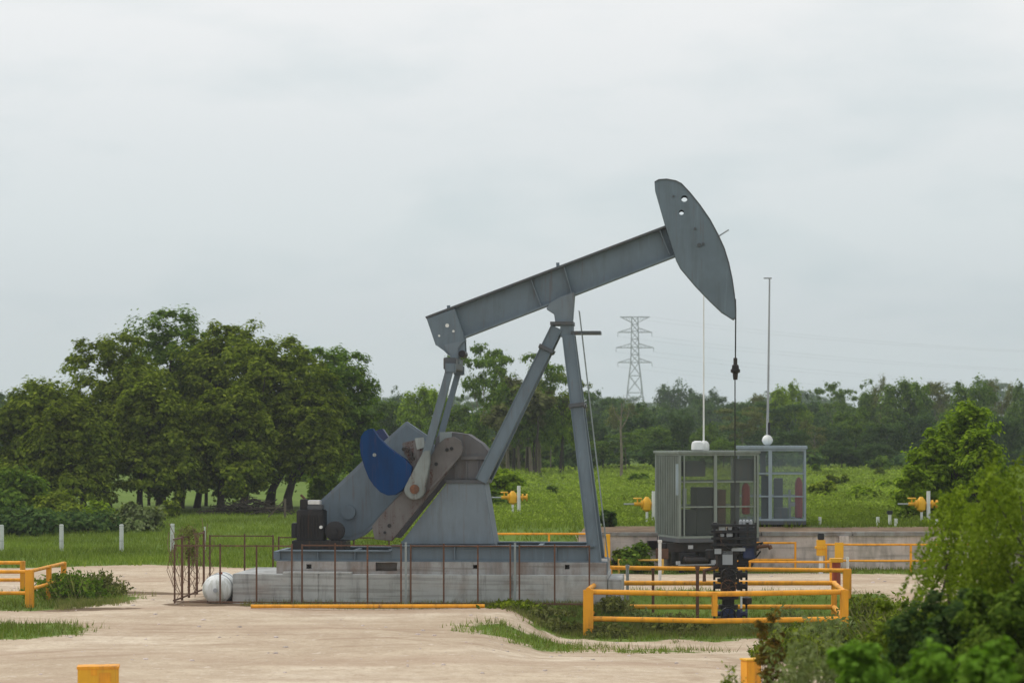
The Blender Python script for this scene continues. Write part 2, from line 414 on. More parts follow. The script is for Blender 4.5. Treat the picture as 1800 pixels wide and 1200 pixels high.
def bits(name, m, parent, spots, r, v0, v1, n=8):
    """one small round part per spot (x, z, radius)"""
    for q in spots:
        MB().lathe([(q[2] if len(q) > 2 else r, v0), (q[2] if len(q) > 2 else r, v1)], (q[0], 0, q[1]), 'y', n).build(name, m, parent)
def at(px, py, Y):                     # photo pixel at a known distance -> world point
    return Vector(((px - 900) * Y / FPX, Y, CAMH - (py - HOR) * Y / FPX))
class Frame:
    """local axes of a thing: u along it, v away from the camera side, w up; reads photo measurements at a given v"""
    def __init__(s, X0, Y0, z0, deg):
        s.X0, s.Y0, s.z0, s.c, s.s, s.rz = X0, Y0, z0, math.cos(R(deg)), math.sin(R(deg)), -R(deg)
    def uw(s, px, py, v):
        q = px - 900.0
        u = (q * (s.Y0 + v * s.c) - FPX * (s.X0 + v * s.s)) / (FPX * s.c + q * s.s)
        Y = s.Y0 - u * s.s + v * s.c
        return (u, CAMH - (py - HOR) * Y / FPX - s.z0)
    def p(s, px, py, v):
        u, w = s.uw(px, py, v); return Vector((u, v, w))
    def poly(s, pts, v): return [s.uw(x, y, v) for x, y in pts]
    def world(s, u, v, w=0): return Vector((s.X0 + u * s.c + v * s.s, s.Y0 - u * s.s + v * s.c, s.z0 + w))
    def loc(s): return (s.X0, s.Y0, s.z0)

# ------------------------------------------------------------------ terrain
def sm(x, a, b):
    t = np.clip((np.asarray(x, float) - a) / (b - a), 0, 1); return t * t * (3 - 2 * t)
J = Frame(0.0, 63.0, 0.0, 4.5)         # the pumping unit's own axes
def hgt(X, Y):
    X = np.asarray(X, float); Y = np.asarray(Y, float)
    # level raised behind the retaining wall on the right, a bank towards the left
    wall = (Y > 78.2).astype(float) * sm(X, 2.2, 2.7)
    bank = sm(Y, 76.5, 82) * sm(X, -3.5, -.5) * (1 - sm(X, 2.2, 2.7))
    far = sm(Y, 160, 230) * (1 - sm(X, -3.5, -.5))
    h = 1.27 * np.maximum(np.maximum(wall, bank), far)
    # hollow round the well head
    u = (X - J.X0) * J.c - (Y - J.Y0) * J.s; v = (X - J.X0) * J.s + (Y - J.Y0) * J.c
    t_ = sm(v, -2.6, -2.1); left = t_ * sm(u, 2.95, 3.5) + (1 - t_) * sm(u, .1, 1.9)
    d = left * (1 - sm(u, 9.6, 14.0)) * sm(v, -21, -4.5) * (1 - sm(v, 2.6, 4.4))
    h = h - .60 * d
    h = h + .04 * np.sin(X * .7 + 1.3) * np.sin(Y * .45) * (1 - d)
    return h
def H(X, Y): return float(hgt(X, Y))
def wob(X, Y, s=1.0, k=0.0):
    return .5 * np.sin(X * 1.7 * s + k) * np.sin(Y * .9 * s + 2 * k) + .5 * np.sin(X * .61 * s + Y * .53 * s + 3 * k)
def ell(X, Y, px, Yc, hpx, hy, soft=.35):
    """soft ellipse centred on photo column px at distance Yc"""
    Xc = (px - 900) * Yc / FPX; hx = hpx * Yc / FPX
    r = np.sqrt(((X - Xc) / hx) ** 2 + ((Y - Yc) / hy) ** 2) + .12 * wob(X, Y, 1.0, px)
    return 1 - sm(r, 1 - soft, 1 + soft)
def grass_mask(X, Y):
    X = np.asarray(X, float); Y = np.asarray(Y, float)
    g = sm(Y + .5 * wob(X, Y, .5), 79.0, 80.6) * (1 - sm(X, -2.2, -.2))
    g = np.maximum(g, sm(Y + 1.2 * wob(X, Y, .5), 80.5, 86.0) * sm(X, -2, 0))
    g = np.maximum(g, sm(Y + .3 * wob(X, Y), 77.0, 77.8) * sm(X, -3.2, -2.2) * (1 - sm(X, 2.0, 2.6)))
    g = np.maximum(g, .8 * sm(Y, 74.8, 76.4) * (1 - sm(Y, 78.0, 78.1)) * sm(X, .5, 3))
    g = np.maximum(g, ell(X, Y, 90, 63.6, 150, 3.3))
    g = np.maximum(g, ell(X, Y, 10, 53.2, 150, 2.3))
    g = np.maximum(g, .7 * ell(X, Y, 935, 54.3, 130, 2.0, .6))
    g = np.maximum(g, .5 * ell(X, Y, 1150, 53.0, 120, 1.2, .6))
    u = (X - J.X0) * J.c - (Y - J.Y0) * J.s; v = (X - J.X0) * J.s + (Y - J.Y0) * J.c
    d = np.where(v > -2.3, sm(u, 2.9, 3.1), sm(u + .5 * wob(X, Y, 2.), .0, .8)) * (1 - sm(u, 9.8, 11.5)) * (.72 + .28 * sm(v, -4.5, -3.5)) * sm(v + .9 * wob(X, Y, 1.6), -6.2, -4.6) * (1 - sm(v, 3.6, 5.2))
    g = np.maximum(g, d)
    g = np.maximum(g, (.42 + .3 * sm(u, -1.5, 1.5)) * sm(u, -7.5, -6) * (1 - sm(u, 3, 4)) * sm(v, -3.1, -2.7) * (1 - sm(v, -1.6, -1.3)))
    g = np.maximum(g, sm(X + .6 * wob(X, Y), 5.2, 7.0) * (1 - sm(Y, 50, 57)))
    g = np.maximum(g, sm(X + .6 * wob(X, Y), 10.0, 11.5) * (1 - sm(Y, 62, 67)))
    g = np.maximum(g, sm(X, 15.2, 16.4) * sm(Y, 60, 65))
    return g
def dirt_mask(X, Y):
    X = np.asarray(X, float); Y = np.asarray(Y, float)
    g = ell(X, Y, 235, 66.3, 110, .55)
    g = np.maximum(g, .9 * ell(X, Y, 350, 61.4, 75, .9))
    g = np.maximum(g, .8 * sm(Y, 78.1, 78.3) * (1 - sm(Y, 84, 87)) * sm(X, .5, 3.5))
    g = np.maximum(g, .75 * ell(X, Y, 150, 60.0, 110, .6))
    u = (X - J.X0) * J.c - (Y - J.Y0) * J.s; v = (X - J.X0) * J.s + (Y - J.Y0) * J.c
    g = np.maximum(g, .8 * sm(u, -10, -8) * (1 - sm(u, 3, 4)) * sm(v, -3.1, -2.5) * (1 - sm(v, 1.8, 2.6)))
    g = np.maximum(g, .45 * sm(u, 2.5, 4) * (1 - sm(u, 9, 10)) * sm(v, -3, -1) * (1 - sm(v, 2.5, 4)))
    return g
def axis(parts):
    out = []
    for a, b, st in parts: out += list(np.arange(a, b, st))
    return np.array(sorted(set(np.round(out, 4))))
xs = axis([(-1600, -300, 130), (-300, -60, 16), (-60, -24, 2), (-24, 24, .3), (24, 60, 2), (60, 300, 16), (300, 1601, 130)])
xs = np.unique(np.append(xs, [2.2, 2.7]))
ys = axis([(-60, 20, 8), (20, 44, .8), (44, 90, .22), (90, 130, 1.0), (130, 260, 6), (260, 600, 25), (600, 1601, 100)])
ys = np.unique(np.append(ys, [78.15, 78.25]))
GX, GY = np.meshgrid(xs, ys)
GZ = hgt(GX, GY)
vv = np.stack([GX, GY, GZ], -1).reshape(-1, 3)
nx, ny = len(xs), len(ys)
ii = (np.arange(ny - 1)[:, None] * nx + np.arange(nx - 1)[None]).reshape(-1)
ff = np.stack([ii, ii + 1, ii + nx + 1, ii + nx], -1)
def np_mesh(name, v, f, mats, smooth=False):
    me = bpy.data.meshes.new(name)
    v = np.asarray(v, np.float32); f = np.asarray(f, np.int32); k = f.shape[1]
    me.vertices.add(len(v)); me.vertices.foreach_set('co', v.ravel())
    me.loops.add(f.size); me.loops.foreach_set('vertex_index', f.ravel())
    me.polygons.add(len(f)); me.polygons.foreach_set('loop_start', np.arange(0, f.size, k, dtype=np.int32))
    if smooth: me.polygons.foreach_set('use_smooth', np.ones(len(f), bool))
    for q in (mats if isinstance(mats, (list, tuple)) else [mats]): me.materials.append(q)
    me.update(calc_edges=True); me.validate()
    return me
gme = np_mesh('ground', vv, ff, M['ground'], True)
for nm, fn in (('grass', grass_mask), ('dirt', dirt_mask)):
    a = gme.attributes.new(nm, 'FLOAT', 'POINT'); a.data.foreach_set('value', fn(vv[:, 0], vv[:, 1]).astype(np.float32))
ground = bpy.data.objects.new('ground', gme); col.objects.link(ground); ground['kind'] = 'structure'

# ------------------------------------------------------------------ foliage generators
def unit(n, g):
    d = g.normal(size=(n, 3)); return d / np.linalg.norm(d, axis=1)[:, None]
def leaf_quads(P, N, size, g, aspect=1.7):
    """one folded-free diamond leaf per point"""
    n = len(P)
    N = N / (np.linalg.norm(N, axis=1)[:, None] + 1e-9)
    t = np.cross(N, unit(n, g)); t /= np.linalg.norm(t, axis=1)[:, None] + 1e-9
    b = np.cross(N, t)
    s = (size * g.uniform(.6, 1.4, n))[:, None]
    v = np.stack([P - t * s * .5 * aspect, P - b * s * .5 + N * s * .12, P + t * s * .5 * aspect, P + b * s * .5 + N * s * .12], 1)
    return v.reshape(-1, 3)
def crown_pts(lobes, nclump, per, cr, g, shell=.55, flat=.75, droop=0.0, bottom=None, stretch=1.0, low=-.25):
    """lobes: (cx,cy,cz,rx,ry,rz). leaf positions gathered in clumps near the lobes' outer surface"""
    w = np.array([l[3] * l[5] for l in lobes]); w = w / w.sum()
    which = g.choice(len(lobes), nclump, p=w)
    L = np.array(lobes)[which]
    d = unit(nclump, g); d[:, 2] = np.where(d[:, 2] < low, -d[:, 2], d[:, 2])
    C = L[:, :3] + d * L[:, 3:6] * g.uniform(shell, 1.0, nclump)[:, None]
    if bottom is not None: C[:, 2] = np.maximum(C[:, 2], bottom + g.uniform(0, .3, nclump) * cr)
    rr = cr * g.uniform(.45, 1.5, nclump)
    n = nclump * per
    k = np.repeat(np.arange(nclump), per)
    dd = unit(n, g); rad = g.uniform(.25, 1.0, n) ** .6
    off = dd * rad[:, None] * rr[k][:, None]; off[:, 2] *= flat; off[:, :2] *= stretch
    off *= np.where(g.uniform(0, 1, n) < .16, g.uniform(1.1, 1.9, n), 1.0)[:, None]      # stray sprigs break the outline
    P = C[k] + off
    if droop: P[:, 2] -= droop * (np.linalg.norm(off[:, :2], axis=1) ** 2) / cr
    N = dd * .55 + d[k] * .45 + unit(n, g) * .5 + np.array([0, 0, .6])
    N /= np.linalg.norm(N, axis=1)[:, None]
    return P, N, C
def leaf_mesh(name, P, N, size, m, g, aspect=1.7):
    v = leaf_quads(P, N, size, g, aspect)
    f = np.arange(len(v)).reshape(-1, 4)
    return np_mesh(name, v, f, m)
def trunk_mesh(name, base_r, top, C, m, g, nb=9, fork=.3, lean=(0, 0), multi=1):
    mb = MB()
    for q in range(multi):
        a = g.uniform(0, 6.28); rr = 0 if multi == 1 else g.uniform(.3, 1.0) * base_r * 4
        bx, by = rr * math.cos(a), rr * math.sin(a)
        tx, ty = lean[0] + bx * 2.2, lean[1] + by * 2.2
        pts = [(bx, by, -.25)]; n = 6
        for i in range(1, n + 1):
            t = i / n
            pts.append((bx + (tx - bx) * t + g.normal() * base_r * .35, by + (ty - by) * t + g.normal() * base_r * .35, top * t))
        rs = [base_r * (1.35 if i == 0 else 1 - .75 * i / n) / (1 if multi == 1 else 1.2) for i in range(n + 1)]
        mb.tube(pts, rs, 8)
        idx = g.choice(len(C), min(nb, len(C)), replace=False)
        for c in C[idx]:
            t = g.uniform(fork, .95); i = int(t * n); s0 = Vector(pts[i]).lerp(Vector(pts[min(n, i + 1)]), t * n - i)
            e = Vector(c); mid = s0.lerp(e, .5) + Vector((g.normal() * .1, g.normal() * .1, .12)) * (e - s0).length * .6
            r0 = base_r * (1 - .75 * t) * .6
            q1 = s0.lerp(mid, .5); q2 = mid.lerp(e, .5)
            mb.tube([s0, q1, mid, q2, e], [r0, r0 * .8, r0 * .55, r0 * .35, r0 * .15], 5)
    me = bpy.data.meshes.new(name); me.from_pydata(mb.v, [], mb.f); me.materials.append(m)
    me.polygons.foreach_set('use_smooth', [True] * len(me.polygons))
    return me
def obj(name, me, parent=None, loc=None):
    o = bpy.data.objects.new(name, me); col.objects.link(o)
    if parent: o.parent = parent
    if loc: o.location = loc
    return o
def make_tree(name, loc, label, group, lobes, nclump, per, cr, size, leaf, seed, base_r=.15, barkm='bark_dark', cat='tree', trunk_top=None, shell=.5, low=-.25,
              flat=.75, droop=0, bottom=None, aspect=1.7, nb=12, fork=.3, lean=(0, 0), multi=1, stretch=1.0, crown_name='crown', trunk_name='trunk'):
    g = np.random.default_rng(seed)
    root = empty(name, loc, 0, label, cat, group)
    P, N, C = crown_pts(lobes, nclump, per, cr, g, shell, flat, droop, bottom, stretch, low)
    obj(crown_name, leaf_mesh(crown_name, P, N, size, M[leaf], g, aspect), root)
    top = trunk_top or max(l[2] for l in lobes)
    obj(trunk_name, trunk_mesh(trunk_name, base_r, top, C, M[barkm], g, nb, fork, lean, multi), root)
    return root

# ---- left grove: photo columns and rows at each tree's own distance
GROVE = 'trees of the dense grove on the left'
# (centre px, top py, half width px, crown bottom py, trunk px, distance, leaf, label)
grove = [
 (80, 662, 112, 868, 150, 139, 'leaf_olive', 'low spreading olive-green tree at the left edge of the grove'),
 (195, 566, 125, 862, 190, 143, 'leaf_olive', 'broad olive-green tree with a dark trunk above the second white post from the left'),
 (305, 534, 135, 842, 283, 150, 'leaf_green', 'tallest tree of the left grove with feathery twigs at its top'),
 (405, 552, 125, 850, 345, 147, 'leaf_olive', 'round-topped green tree just right of the tallest tree of the grove'),
 (495, 582, 118, 845, 425, 143, 'leaf_olive', 'dense tree in the right half of the left grove with a thick leaning trunk'),
 (578, 596, 108, 835, 472, 148, 'leaf_green', 'rightmost big tree of the left grove, its crown sloping down to the right'),
 (270, 655, 95, 875, 245, 136, 'leaf_olive', 'smaller front tree under the middle of the grove with a thin dark trunk'),
 (400, 672, 92, 872, 388, 137, 'leaf_olive', 'drooping front tree of the grove standing over a fallen branch pile'),
 (545, 690, 70, 835, 505, 140, 'leaf_olive', 'low hanging tree above the black motor at the right end of the grove'),
 (130, 700, 90, 895, 120, 133, 'leaf_olive', 'low front tree whose branches hang to the ground at the left of the grove'),
]
for i, (cx, ty, hw, by, tx, D, lf, lab) in enumerate(grove):
    s = FPX / D; x0 = (tx - 900) * D / FPX; z0 = H(x0, D)
    top = CAMH - (ty - HOR) / s - z0; bot = CAMH - (by - HOR) / s - z0
    hwm = hw / s; dx = (cx - tx) / s
    hh = top - bot
    g = np.random.default_rng(100 + i)
    lobes = [(dx, 0, bot + hh * .48, hwm * .92, hwm * .8, hh * .50), (dx, -hwm * .3, bot + hh * .22, hwm * .95, hwm * .7, hh * .24),
             (dx, 0, bot + hh * .66, hwm * .78, hwm * .7, hh * .31)]
    for q in range(6):
        a = g.uniform(0, 6.28); k = g.uniform(.35, .62)
        lobes.append((dx + hwm * k * math.cos(a), hwm * k * math.sin(a), bot + hh * g.uniform(.16, .62), hwm * g.uniform(.36, .52), hwm * .45, hh * g.uniform(.2, .30)))
    make_tree('broadleaf_tree', (x0, D, z0), lab, GROVE, lobes, 400, 120, hwm * .135, .15, lf, 300 + i, low=-.85, base_r=.2 + .05 * (i % 3),
              trunk_top=bot + hh * .6, shell=.5, flat=.65, droop=.3, bottom=bot, lean=(dx * .6, 0), nb=16, fork=.25)
# extra bare trunks of young trees seen under the crowns
for i, (px, D, r, lean, lab) in enumerate(((318, 146, .16, .5, 'dark leaning sapling trunk under the grove between two thicker trunks'),
                                      (262, 152, .09, -.1, 'thin straight sapling trunk deep in the grove'),
                                      (362, 151, .10, .1, 'slim dark sapling trunk left of the branch pile'))):
    x0 = (px - 900) * D / FPX
    g = np.random.default_rng(50 + i)
    root = empty('sapling', (x0, D, H(x0, D)), 0, lab, 'sapling', 'young trunks under the left grove')
    mb = MB(); mb.tube([(0, 0, -.2), (lean * .3, 0, 1.2), (lean * .7, .1, 2.4), (lean, .1, 4.2)], [r * 1.3, r, r * .8, r * .4], 8)
    mb.tube([(lean * .5, 0, 1.8), (lean * .5 - .5, 0, 2.6), (lean * .5 - .8, .1, 3.5)], [r * .6, r * .4, r * .2], 6)
    mb.build('trunk', M['bark_dark'], root, smooth=True)
    P, N, C = crown_pts([(lean, 0, 4.4, .9, .9, .7)], 14, 90, .4, g); obj('crown', leaf_mesh('crown', P, N, .16, M['leaf_olive'], g), root)

# understorey shrubs of the grove: (px, distance, base->height m, half width m, leaf, label)
def shrub(name, px, D, h, hw, leaf, label, seed, size=.14, nclump=40, per=110, group=None, cat='shrub', aspect=1.7, flat=.8, crf=.26, yd=1.0, droop=0, z0=None, shell=.3):
    x0 = (px - 900) * D / FPX; z = H(x0, D) if z0 is None else z0
    g = np.random.default_rng(seed)
    lobes = [(0, 0, h * .45, hw * .75, hw * .7 * yd, h * .47), (0, -.1 * hw, h * .15, hw * .9, hw * .8 * yd, h * .16)]
    for q in range(4):
        a = g.uniform(0, 6.28)
        lobes.append((hw * .5 * math.cos(a), hw * .4 * math.sin(a) * yd, h * g.uniform(.3, .6), hw * .45, hw * .4 * yd, h * .32))
    return make_tree(name, (x0, D, z), label, group, lobes, int(nclump * 1.3), per, hw * crf, size, leaf, seed, base_r=.02 + .01 * h, cat=cat, low=-.8,
                     trunk_top=h * .5, shell=shell, flat=flat, bottom=.05, nb=14, fork=.05, multi=4, crown_name='foliage', trunk_name='stem', aspect=aspect, droop=droop)
US = 'undergrowth shrubs below the left grove'
shrub('shrub', 20, 118, 2.9, 2.1, 'leaf_green', 'big green shrub at the far left edge below the grove', 401, .16, 60, 120, US)
shrub('shrub', 95, 116, 2.0, 1.9, 'leaf_olive', 'wide olive shrub behind the white post second from the left', 402, .16, 50, 120, US)
shrub('shrub', 172, 112, 1.5, .9, 'leaf_bright', 'bright yellow-green shrub between two white posts', 403, .13, 30, 100, US)
shrub('shrub', 240, 110, 1.45, 1.5, 'leaf_grey', 'pale grey-green shrub left of the white post by the rusty fence', 404, .13, 40, 120, US)
shrub('shrub', 50, 106, 1.1, 2.2, 'leaf_dark', 'low dark green hedge clump behind the leftmost white posts', 405, .14, 50, 110, US)
shrub('shrub', 290, 128, 1.0, .9, 'leaf_olive', 'small dull shrub in the shade below the tallest tree', 406, .13, 24, 90, US)
shrub('shrub', 575, 150, 2.2, 1.5, 'leaf_bright', 'bright yellow-green shrub behind the grey belt guard', 407, .15, 40, 110, US)
shrub('shrub', 160, 109, .9, 2.0, 'leaf_dark', 'low dark shrub spreading between the two leftmost full posts', 408, .14, 40, 110, US)
# pile of dead branches
g = np.random.default_rng(61)
mb = MB()
for q in range(150):
    a = g.uniform(0, 3.14); L = g.uniform(.6, 1.7); c = Vector((g.normal() * 1.3, g.normal() * .6, 0)); c.z = max(.05, (1.0 - abs(c.x) * .3) * g.uniform(.1, 1))
    d = Vector((math.cos(a), math.sin(a) * .6, g.uniform(-.3, .35))).normalized() * L * .5
    mb.tube([c - d, c + Vector((0, 0, g.uniform(0, .15))), c + d], [.04, .03, .012], 5)
x0 = (440 - 900) * 134 / FPX
tag(mb.build('branch_pile', M['bark_dark']), 'dark heap of dead branches under the right half of the grove', 'branch pile').location = (x0, 134, H(x0, 134))
# small wooden gate post with brace at the grove's right end
root = empty('brace_post', ((501 - 900) * 128 / FPX, 128, H(-12.8, 128)), 0, 'dark wooden fence post with a slanting brace behind the black motor', 'fence post')
MB().bar((0, 0, -.2), (0, 0, 1.15), .12, .12).build('post', M['wood'], root)
MB().bar((-.95, 0, .1), (-.05, 0, 1.05), .08, .08).build('brace', M['wood'], root)
MB().bar((-1.1, 0, .62), (.0, .07, .66), .05, .05).build('rail', M['wood'], root)

# ------------------------------------------------------------------ middle-distance and far trees
# umbrella-like variant meshes, unit radius ~1 wide, height 1
def variant(seed, kind):
    g = np.random.default_rng(seed)
    if kind == 'round':
        lobes = [(0, 0, .55, .36, .36, .36)] + [(.28 * math.cos(a), .28 * math.sin(a), g.uniform(.34, .76), g.uniform(.16, .26), .2, g.uniform(.13, .2)) for a in g.uniform(0, 6.28, 8)]
        P, N, C = crown_pts(lobes, 130, 62, .075, g, .45, .75, bottom=.12, low=-.7); sz = .026
    elif kind == 'umbrella':
        lobes = [(g.uniform(-.4, .4), g.uniform(-.35, .35), z, g.uniform(.18, .34), .24, .05) for z in (.95, .92, .88, .84, .78, .72, .68, .62, .56, .88, .80, .70, .64, .5)]
        P, N, C = crown_pts(lobes, 170, 38, .06, g, .1, .5, bottom=.38); sz = .020
    elif kind == 'tall':
        lobes = [(0, 0, .58, .24, .24, .40)] + [(.18 * math.cos(a), .18 * math.sin(a), g.uniform(.3, .85), g.uniform(.10, .17), .14, g.uniform(.09, .14)) for a in g.uniform(0, 6.28, 9)]
        P, N, C = crown_pts(lobes, 130, 50, .058, g, .4, .8, bottom=.12, low=-.7); sz = .022
    else:   # sparse
        lobes = [(.25 * math.cos(a), .25 * math.sin(a), g.uniform(.35, .92), g.uniform(.12, .22), .15, g.uniform(.07, .14)) for a in g.uniform(0, 6.28, 12)]
        P, N, C = crown_pts(lobes, 110, 30, .065, g, .1, .7, bottom=.22, low=-.6); sz = .019
    v = leaf_quads(P, N, sz, g, 1.5); f = np.arange(len(v)).reshape(-1, 4)
    return v, f, C, g
VAR = {}
for kind in ('round', 'umbrella', 'tall', 'sparse'):
    for q in range(3):
        VAR[kind, q] = variant(900 + 17 * q + len(kind), kind)
MESH = {}
def far_tree(name, px, top, hw, D, kind, q, leaf, label, group, barkm='bark_dark', flip=1, rz=None, trunk=True):
    """a tree whose crown top is at photo row `top`, half width hw px, standing at distance D"""
    x0 = (px - 900) * D / FPX; z0 = H(x0, D)
    h = CAMH - (top - HOR) * D / FPX - z0; wm = hw * D / FPX
    root = empty(name, (x0, D, z0), 0, label, 'tree', group)
    key = (kind, q, leaf)
    if key not in MESH:
        v, f, C, g = VAR[kind, q]; MESH[key] = np_mesh('crown', v, f, M[leaf])
    kt = (kind, q, barkm)
    if kt not in MESH:
        v, f, C, g = VAR[kind, q]
        MESH[kt] = trunk_mesh('trunk', .014 if kind != 'umbrella' else .011, .72, C, M[barkm], g, 12, .35)
    sc = (wm * 1.9 if kind != 'tall' else wm * 2.8)
    c = obj('crown', MESH[key], root); c.scale = (sc, sc, h / 1.0 if kind != 'x' else h); c.rotation_euler = (0, 0, rz if rz is not None else rnd.uniform(0, 6.28))
    if trunk:
        t = obj('trunk', MESH[kt], root); t.scale = (sc, sc, h); t.rotation_euler = c.rotation_euler
    return root
FW = 'trees on the far side of the meadow'
# trees beyond the unit, centre of the picture
T = [
 ('umbrella', 0, 850, 605, 62, 214, 'leaf_green', 'tall flat-topped tree seen between the pitman arms and the rear samson leg'),
 ('umbrella', 1, 925, 622, 74, 208, 'leaf_green', 'wide airy tree with many pale trunks seen through the samson legs'),
 ('umbrella', 2, 968, 655, 52, 220, 'leaf_olive', 'thin dull-green tree just left of the front samson leg'),
 ('round', 0, 745, 655, 58, 236, 'leaf_bright', 'bright yellow-green tree left of the pitman arms'),
 ('round', 1, 668, 678, 62, 240, 'leaf_green', 'rounded green tree between the grove and the blue counterweight'),
 ('round', 2, 795, 690, 56, 228, 'leaf_green', 'green tree right behind the crank and gear box'),
 ('round', 2, 872, 645, 56, 206, 'leaf_green', 'full mid-green crown filling the gap behind the flat-topped tree'),
 ('round', 0, 938, 662, 60, 204, 'leaf_green', 'full green crown behind the many pale trunks'),
 ('round', 1, 990, 680, 40, 210, 'leaf_bright', 'yellow-green crown between the samson legs at their lower half'),
 ('tall', 0, 1000, 690, 40, 250, 'leaf_dry', 'slim dull tree behind the front samson leg'),
 ('round', 0, 715, 745, 50, 190, 'leaf_green', 'dark green bushy tree behind the top of the belt guard'),
 ('round', 1, 620, 735, 55, 186, 'leaf_bright', 'yellow-green low tree behind the lower belt guard'),
]
for k, q, px, top, hw, D, lf, lab in T:
    far_tree('flat_topped_tree' if k == 'umbrella' else 'broadleaf_tree', px, top, hw, D, k, q, lf, lab, 'trees seen behind the pumping unit',
             barkm='bark_pale' if k == 'umbrella' else 'bark_dark')
# slim trunks that stand in a row below the airy tree
for i, px in enumerate((873, 893, 902, 913, 927, 934, 941, 949, 985)):
    D = 200 + (i * 37) % 13; x0 = (px - 900) * D / FPX
    mb = MB(); rr = .11 + .05 * ((i * 5) % 3) / 2; hh = 4.5 + (i * 7 % 5) * .6
    mb.tube([(0, 0, -.2), (.1 * (-1) ** i, 0, hh * .4), (.25 * (-1) ** i, .1, hh * .75), (.2, .1, hh)], [rr * 1.3, rr, rr * .8, rr * .5], 7)
    g = np.random.default_rng(i)
    root = empty('slim_tree', (x0, D, H(x0, D)), 0, 'slim bare-stemmed tree in the row below the wide airy tree at the meadow edge', 'tree', 'slim trees in a row behind the samson legs')
    mb.build('trunk', M['bark_pale' if i % 2 else 'bark_dark'], root, smooth=True)
    P, N, C = crown_pts([(0, 0, hh + .3, 1.6, 1.6, 1.5)], 26, 60, .5, g, .3); obj('crown', leaf_mesh('crown', P, N, .28, M['leaf_dry'], g), root)

# skyline right of the unit (far to near)
SK = [
 ('round', 0, 1045, 688, 40, 420, 'leaf_dark', 'dark rounded tree on the skyline left of the pylon'),
 ('round', 1, 1085, 694, 38, 400, 'leaf_green', 'rounded tree on the skyline at the left foot of the pylon'),
 ('round', 2, 1138, 697, 34, 410, 'leaf_green', 'low tree on the skyline at the right foot of the pylon'),
 ('round', 1, 1187, 657, 44, 520, 'leaf_dark', 'tall bluish dark tree on the skyline right of the pylon'),
 ('round', 2, 1245, 672, 48, 500, 'leaf_dark', 'bluish tree on the skyline behind the left antenna mast'),
 ('round', 0, 1305, 690, 46, 480, 'leaf_green', 'green tree on the skyline behind the hanging rod'),
 ('round', 2, 1388, 656, 52, 300, 'leaf_bright', 'yellow-green tree with a pale trunk behind the right cabin'),
 ('umbrella', 0, 1470, 672, 40, 330, 'leaf_green', 'feathery tree on the skyline right of the yellow-green tree'),
 ('tall', 1, 1525, 660, 32, 310, 'leaf_green', 'pointed tree left of the big crown on the right skyline'),
 ('round', 0, 1590, 643, 60, 290, 'leaf_green', 'biggest crown on the right skyline'),
 ('umbrella', 2, 1650, 672, 46, 320, 'leaf_dry', 'pale airy tree right of the biggest crown on the right skyline'),
 ('round', 1, 1715, 648, 54, 280, 'leaf_green', 'tall full tree on the skyline near the right edge'),
 ('sparse', 0, 1762, 662, 42, 300, 'leaf_dry', 'thin pale tree on the skyline near the right edge'),
 ('round', 2, 1800, 655, 46, 290, 'leaf_green', 'full green tree cut by the right edge on the skyline'),
 ('sparse', 1, 1560, 668, 40, 300, 'leaf_dry', 'sparse pale tree filling the gap left of the biggest right crown'),
 ('sparse', 2, 1345, 690, 38, 320, 'leaf_dry', 'thin pale tree behind the right antenna mast'),
 # second rank, in front
 ('round', 2, 1035, 735, 42, 262, 'leaf_dark', 'dark low tree right of the front samson leg'),
 ('sparse', 0, 1098, 705, 46, 270, 'leaf_dry', 'brownish thin tree below the pylon'),
 ('round', 0, 1150, 738, 46, 256, 'leaf_green', 'mid-green tree left of the dark tree behind the left cabin'),
 ('round', 1, 1200, 712, 38, 262, 'leaf_dark', 'very dark round tree above the left cabin'),
 ('round', 2, 1248, 735, 40, 250, 'leaf_green', 'mid-green tree behind the left antenna mast'),
 ('umbrella', 1, 1305, 715, 46, 266, 'leaf_dry', 'dull tree above the gap between the two cabins'),
 ('round', 1, 1450, 735, 50, 262, 'leaf_dark', 'dark tree right of the right cabin'),
 ('sparse', 1, 1432, 742, 40, 250, 'leaf_dry', 'yellowish half-bare tree beside the right cabin'),
 ('round', 2, 1505, 705, 50, 264, 'leaf_green', 'mid-green tree in front of the pointed tree'),
 ('round', 0, 1560, 730, 54, 252, 'leaf_dark', 'dark full tree below the biggest right crown'),
 ('round', 1, 1618, 712, 50, 258, 'leaf_dark', 'deep green tree below the pale airy tree'),
 ('round', 2, 1690, 705, 56, 246, 'leaf_green', 'mid-green tree above the bright leaning shrub'),
 ('round', 0, 1760, 715, 54, 240, 'leaf_dark', 'dark tree behind the willow-like foliage at the right edge'),
 ('round', 1, 1395, 745, 42, 246, 'leaf_dark', 'dark tree seen through the right cabin'),
 ('umbrella', 2, 1100, 760, 46, 232, 'leaf_green', 'low spreading tree at the meadow edge below the pylon'),
 ('round', 1, 1165, 768, 44, 228, 'leaf_dark', 'low dark tree at the meadow edge left of the left cabin'),
 ('round', 0, 1060, 765, 42, 232, 'leaf_green', 'low green tree at the meadow edge right of the samson leg'),
 ('round', 2, 1480, 765, 46, 236, 'leaf_dark', 'low dark tree at the meadow edge right of the right cabin'),
 ('round', 0, 1540, 772, 42, 232, 'leaf_dark', 'low dark tree at the middle of the right meadow edge'),
 ('round', 1, 1272, 765, 44, 232, 'leaf_green', 'low green tree at the meadow edge between the antenna masts'),
]
for k, q, px, top, hw, D, lf, lab in SK:
    far_tree('flat_topped_tree' if k == 'umbrella' else 'sparse_tree' if k == 'sparse' else 'broadleaf_tree', px, top, hw, D, k, q, lf, lab, FW,
             barkm='bark_pale' if k in ('umbrella', 'sparse') else 'bark_dark')
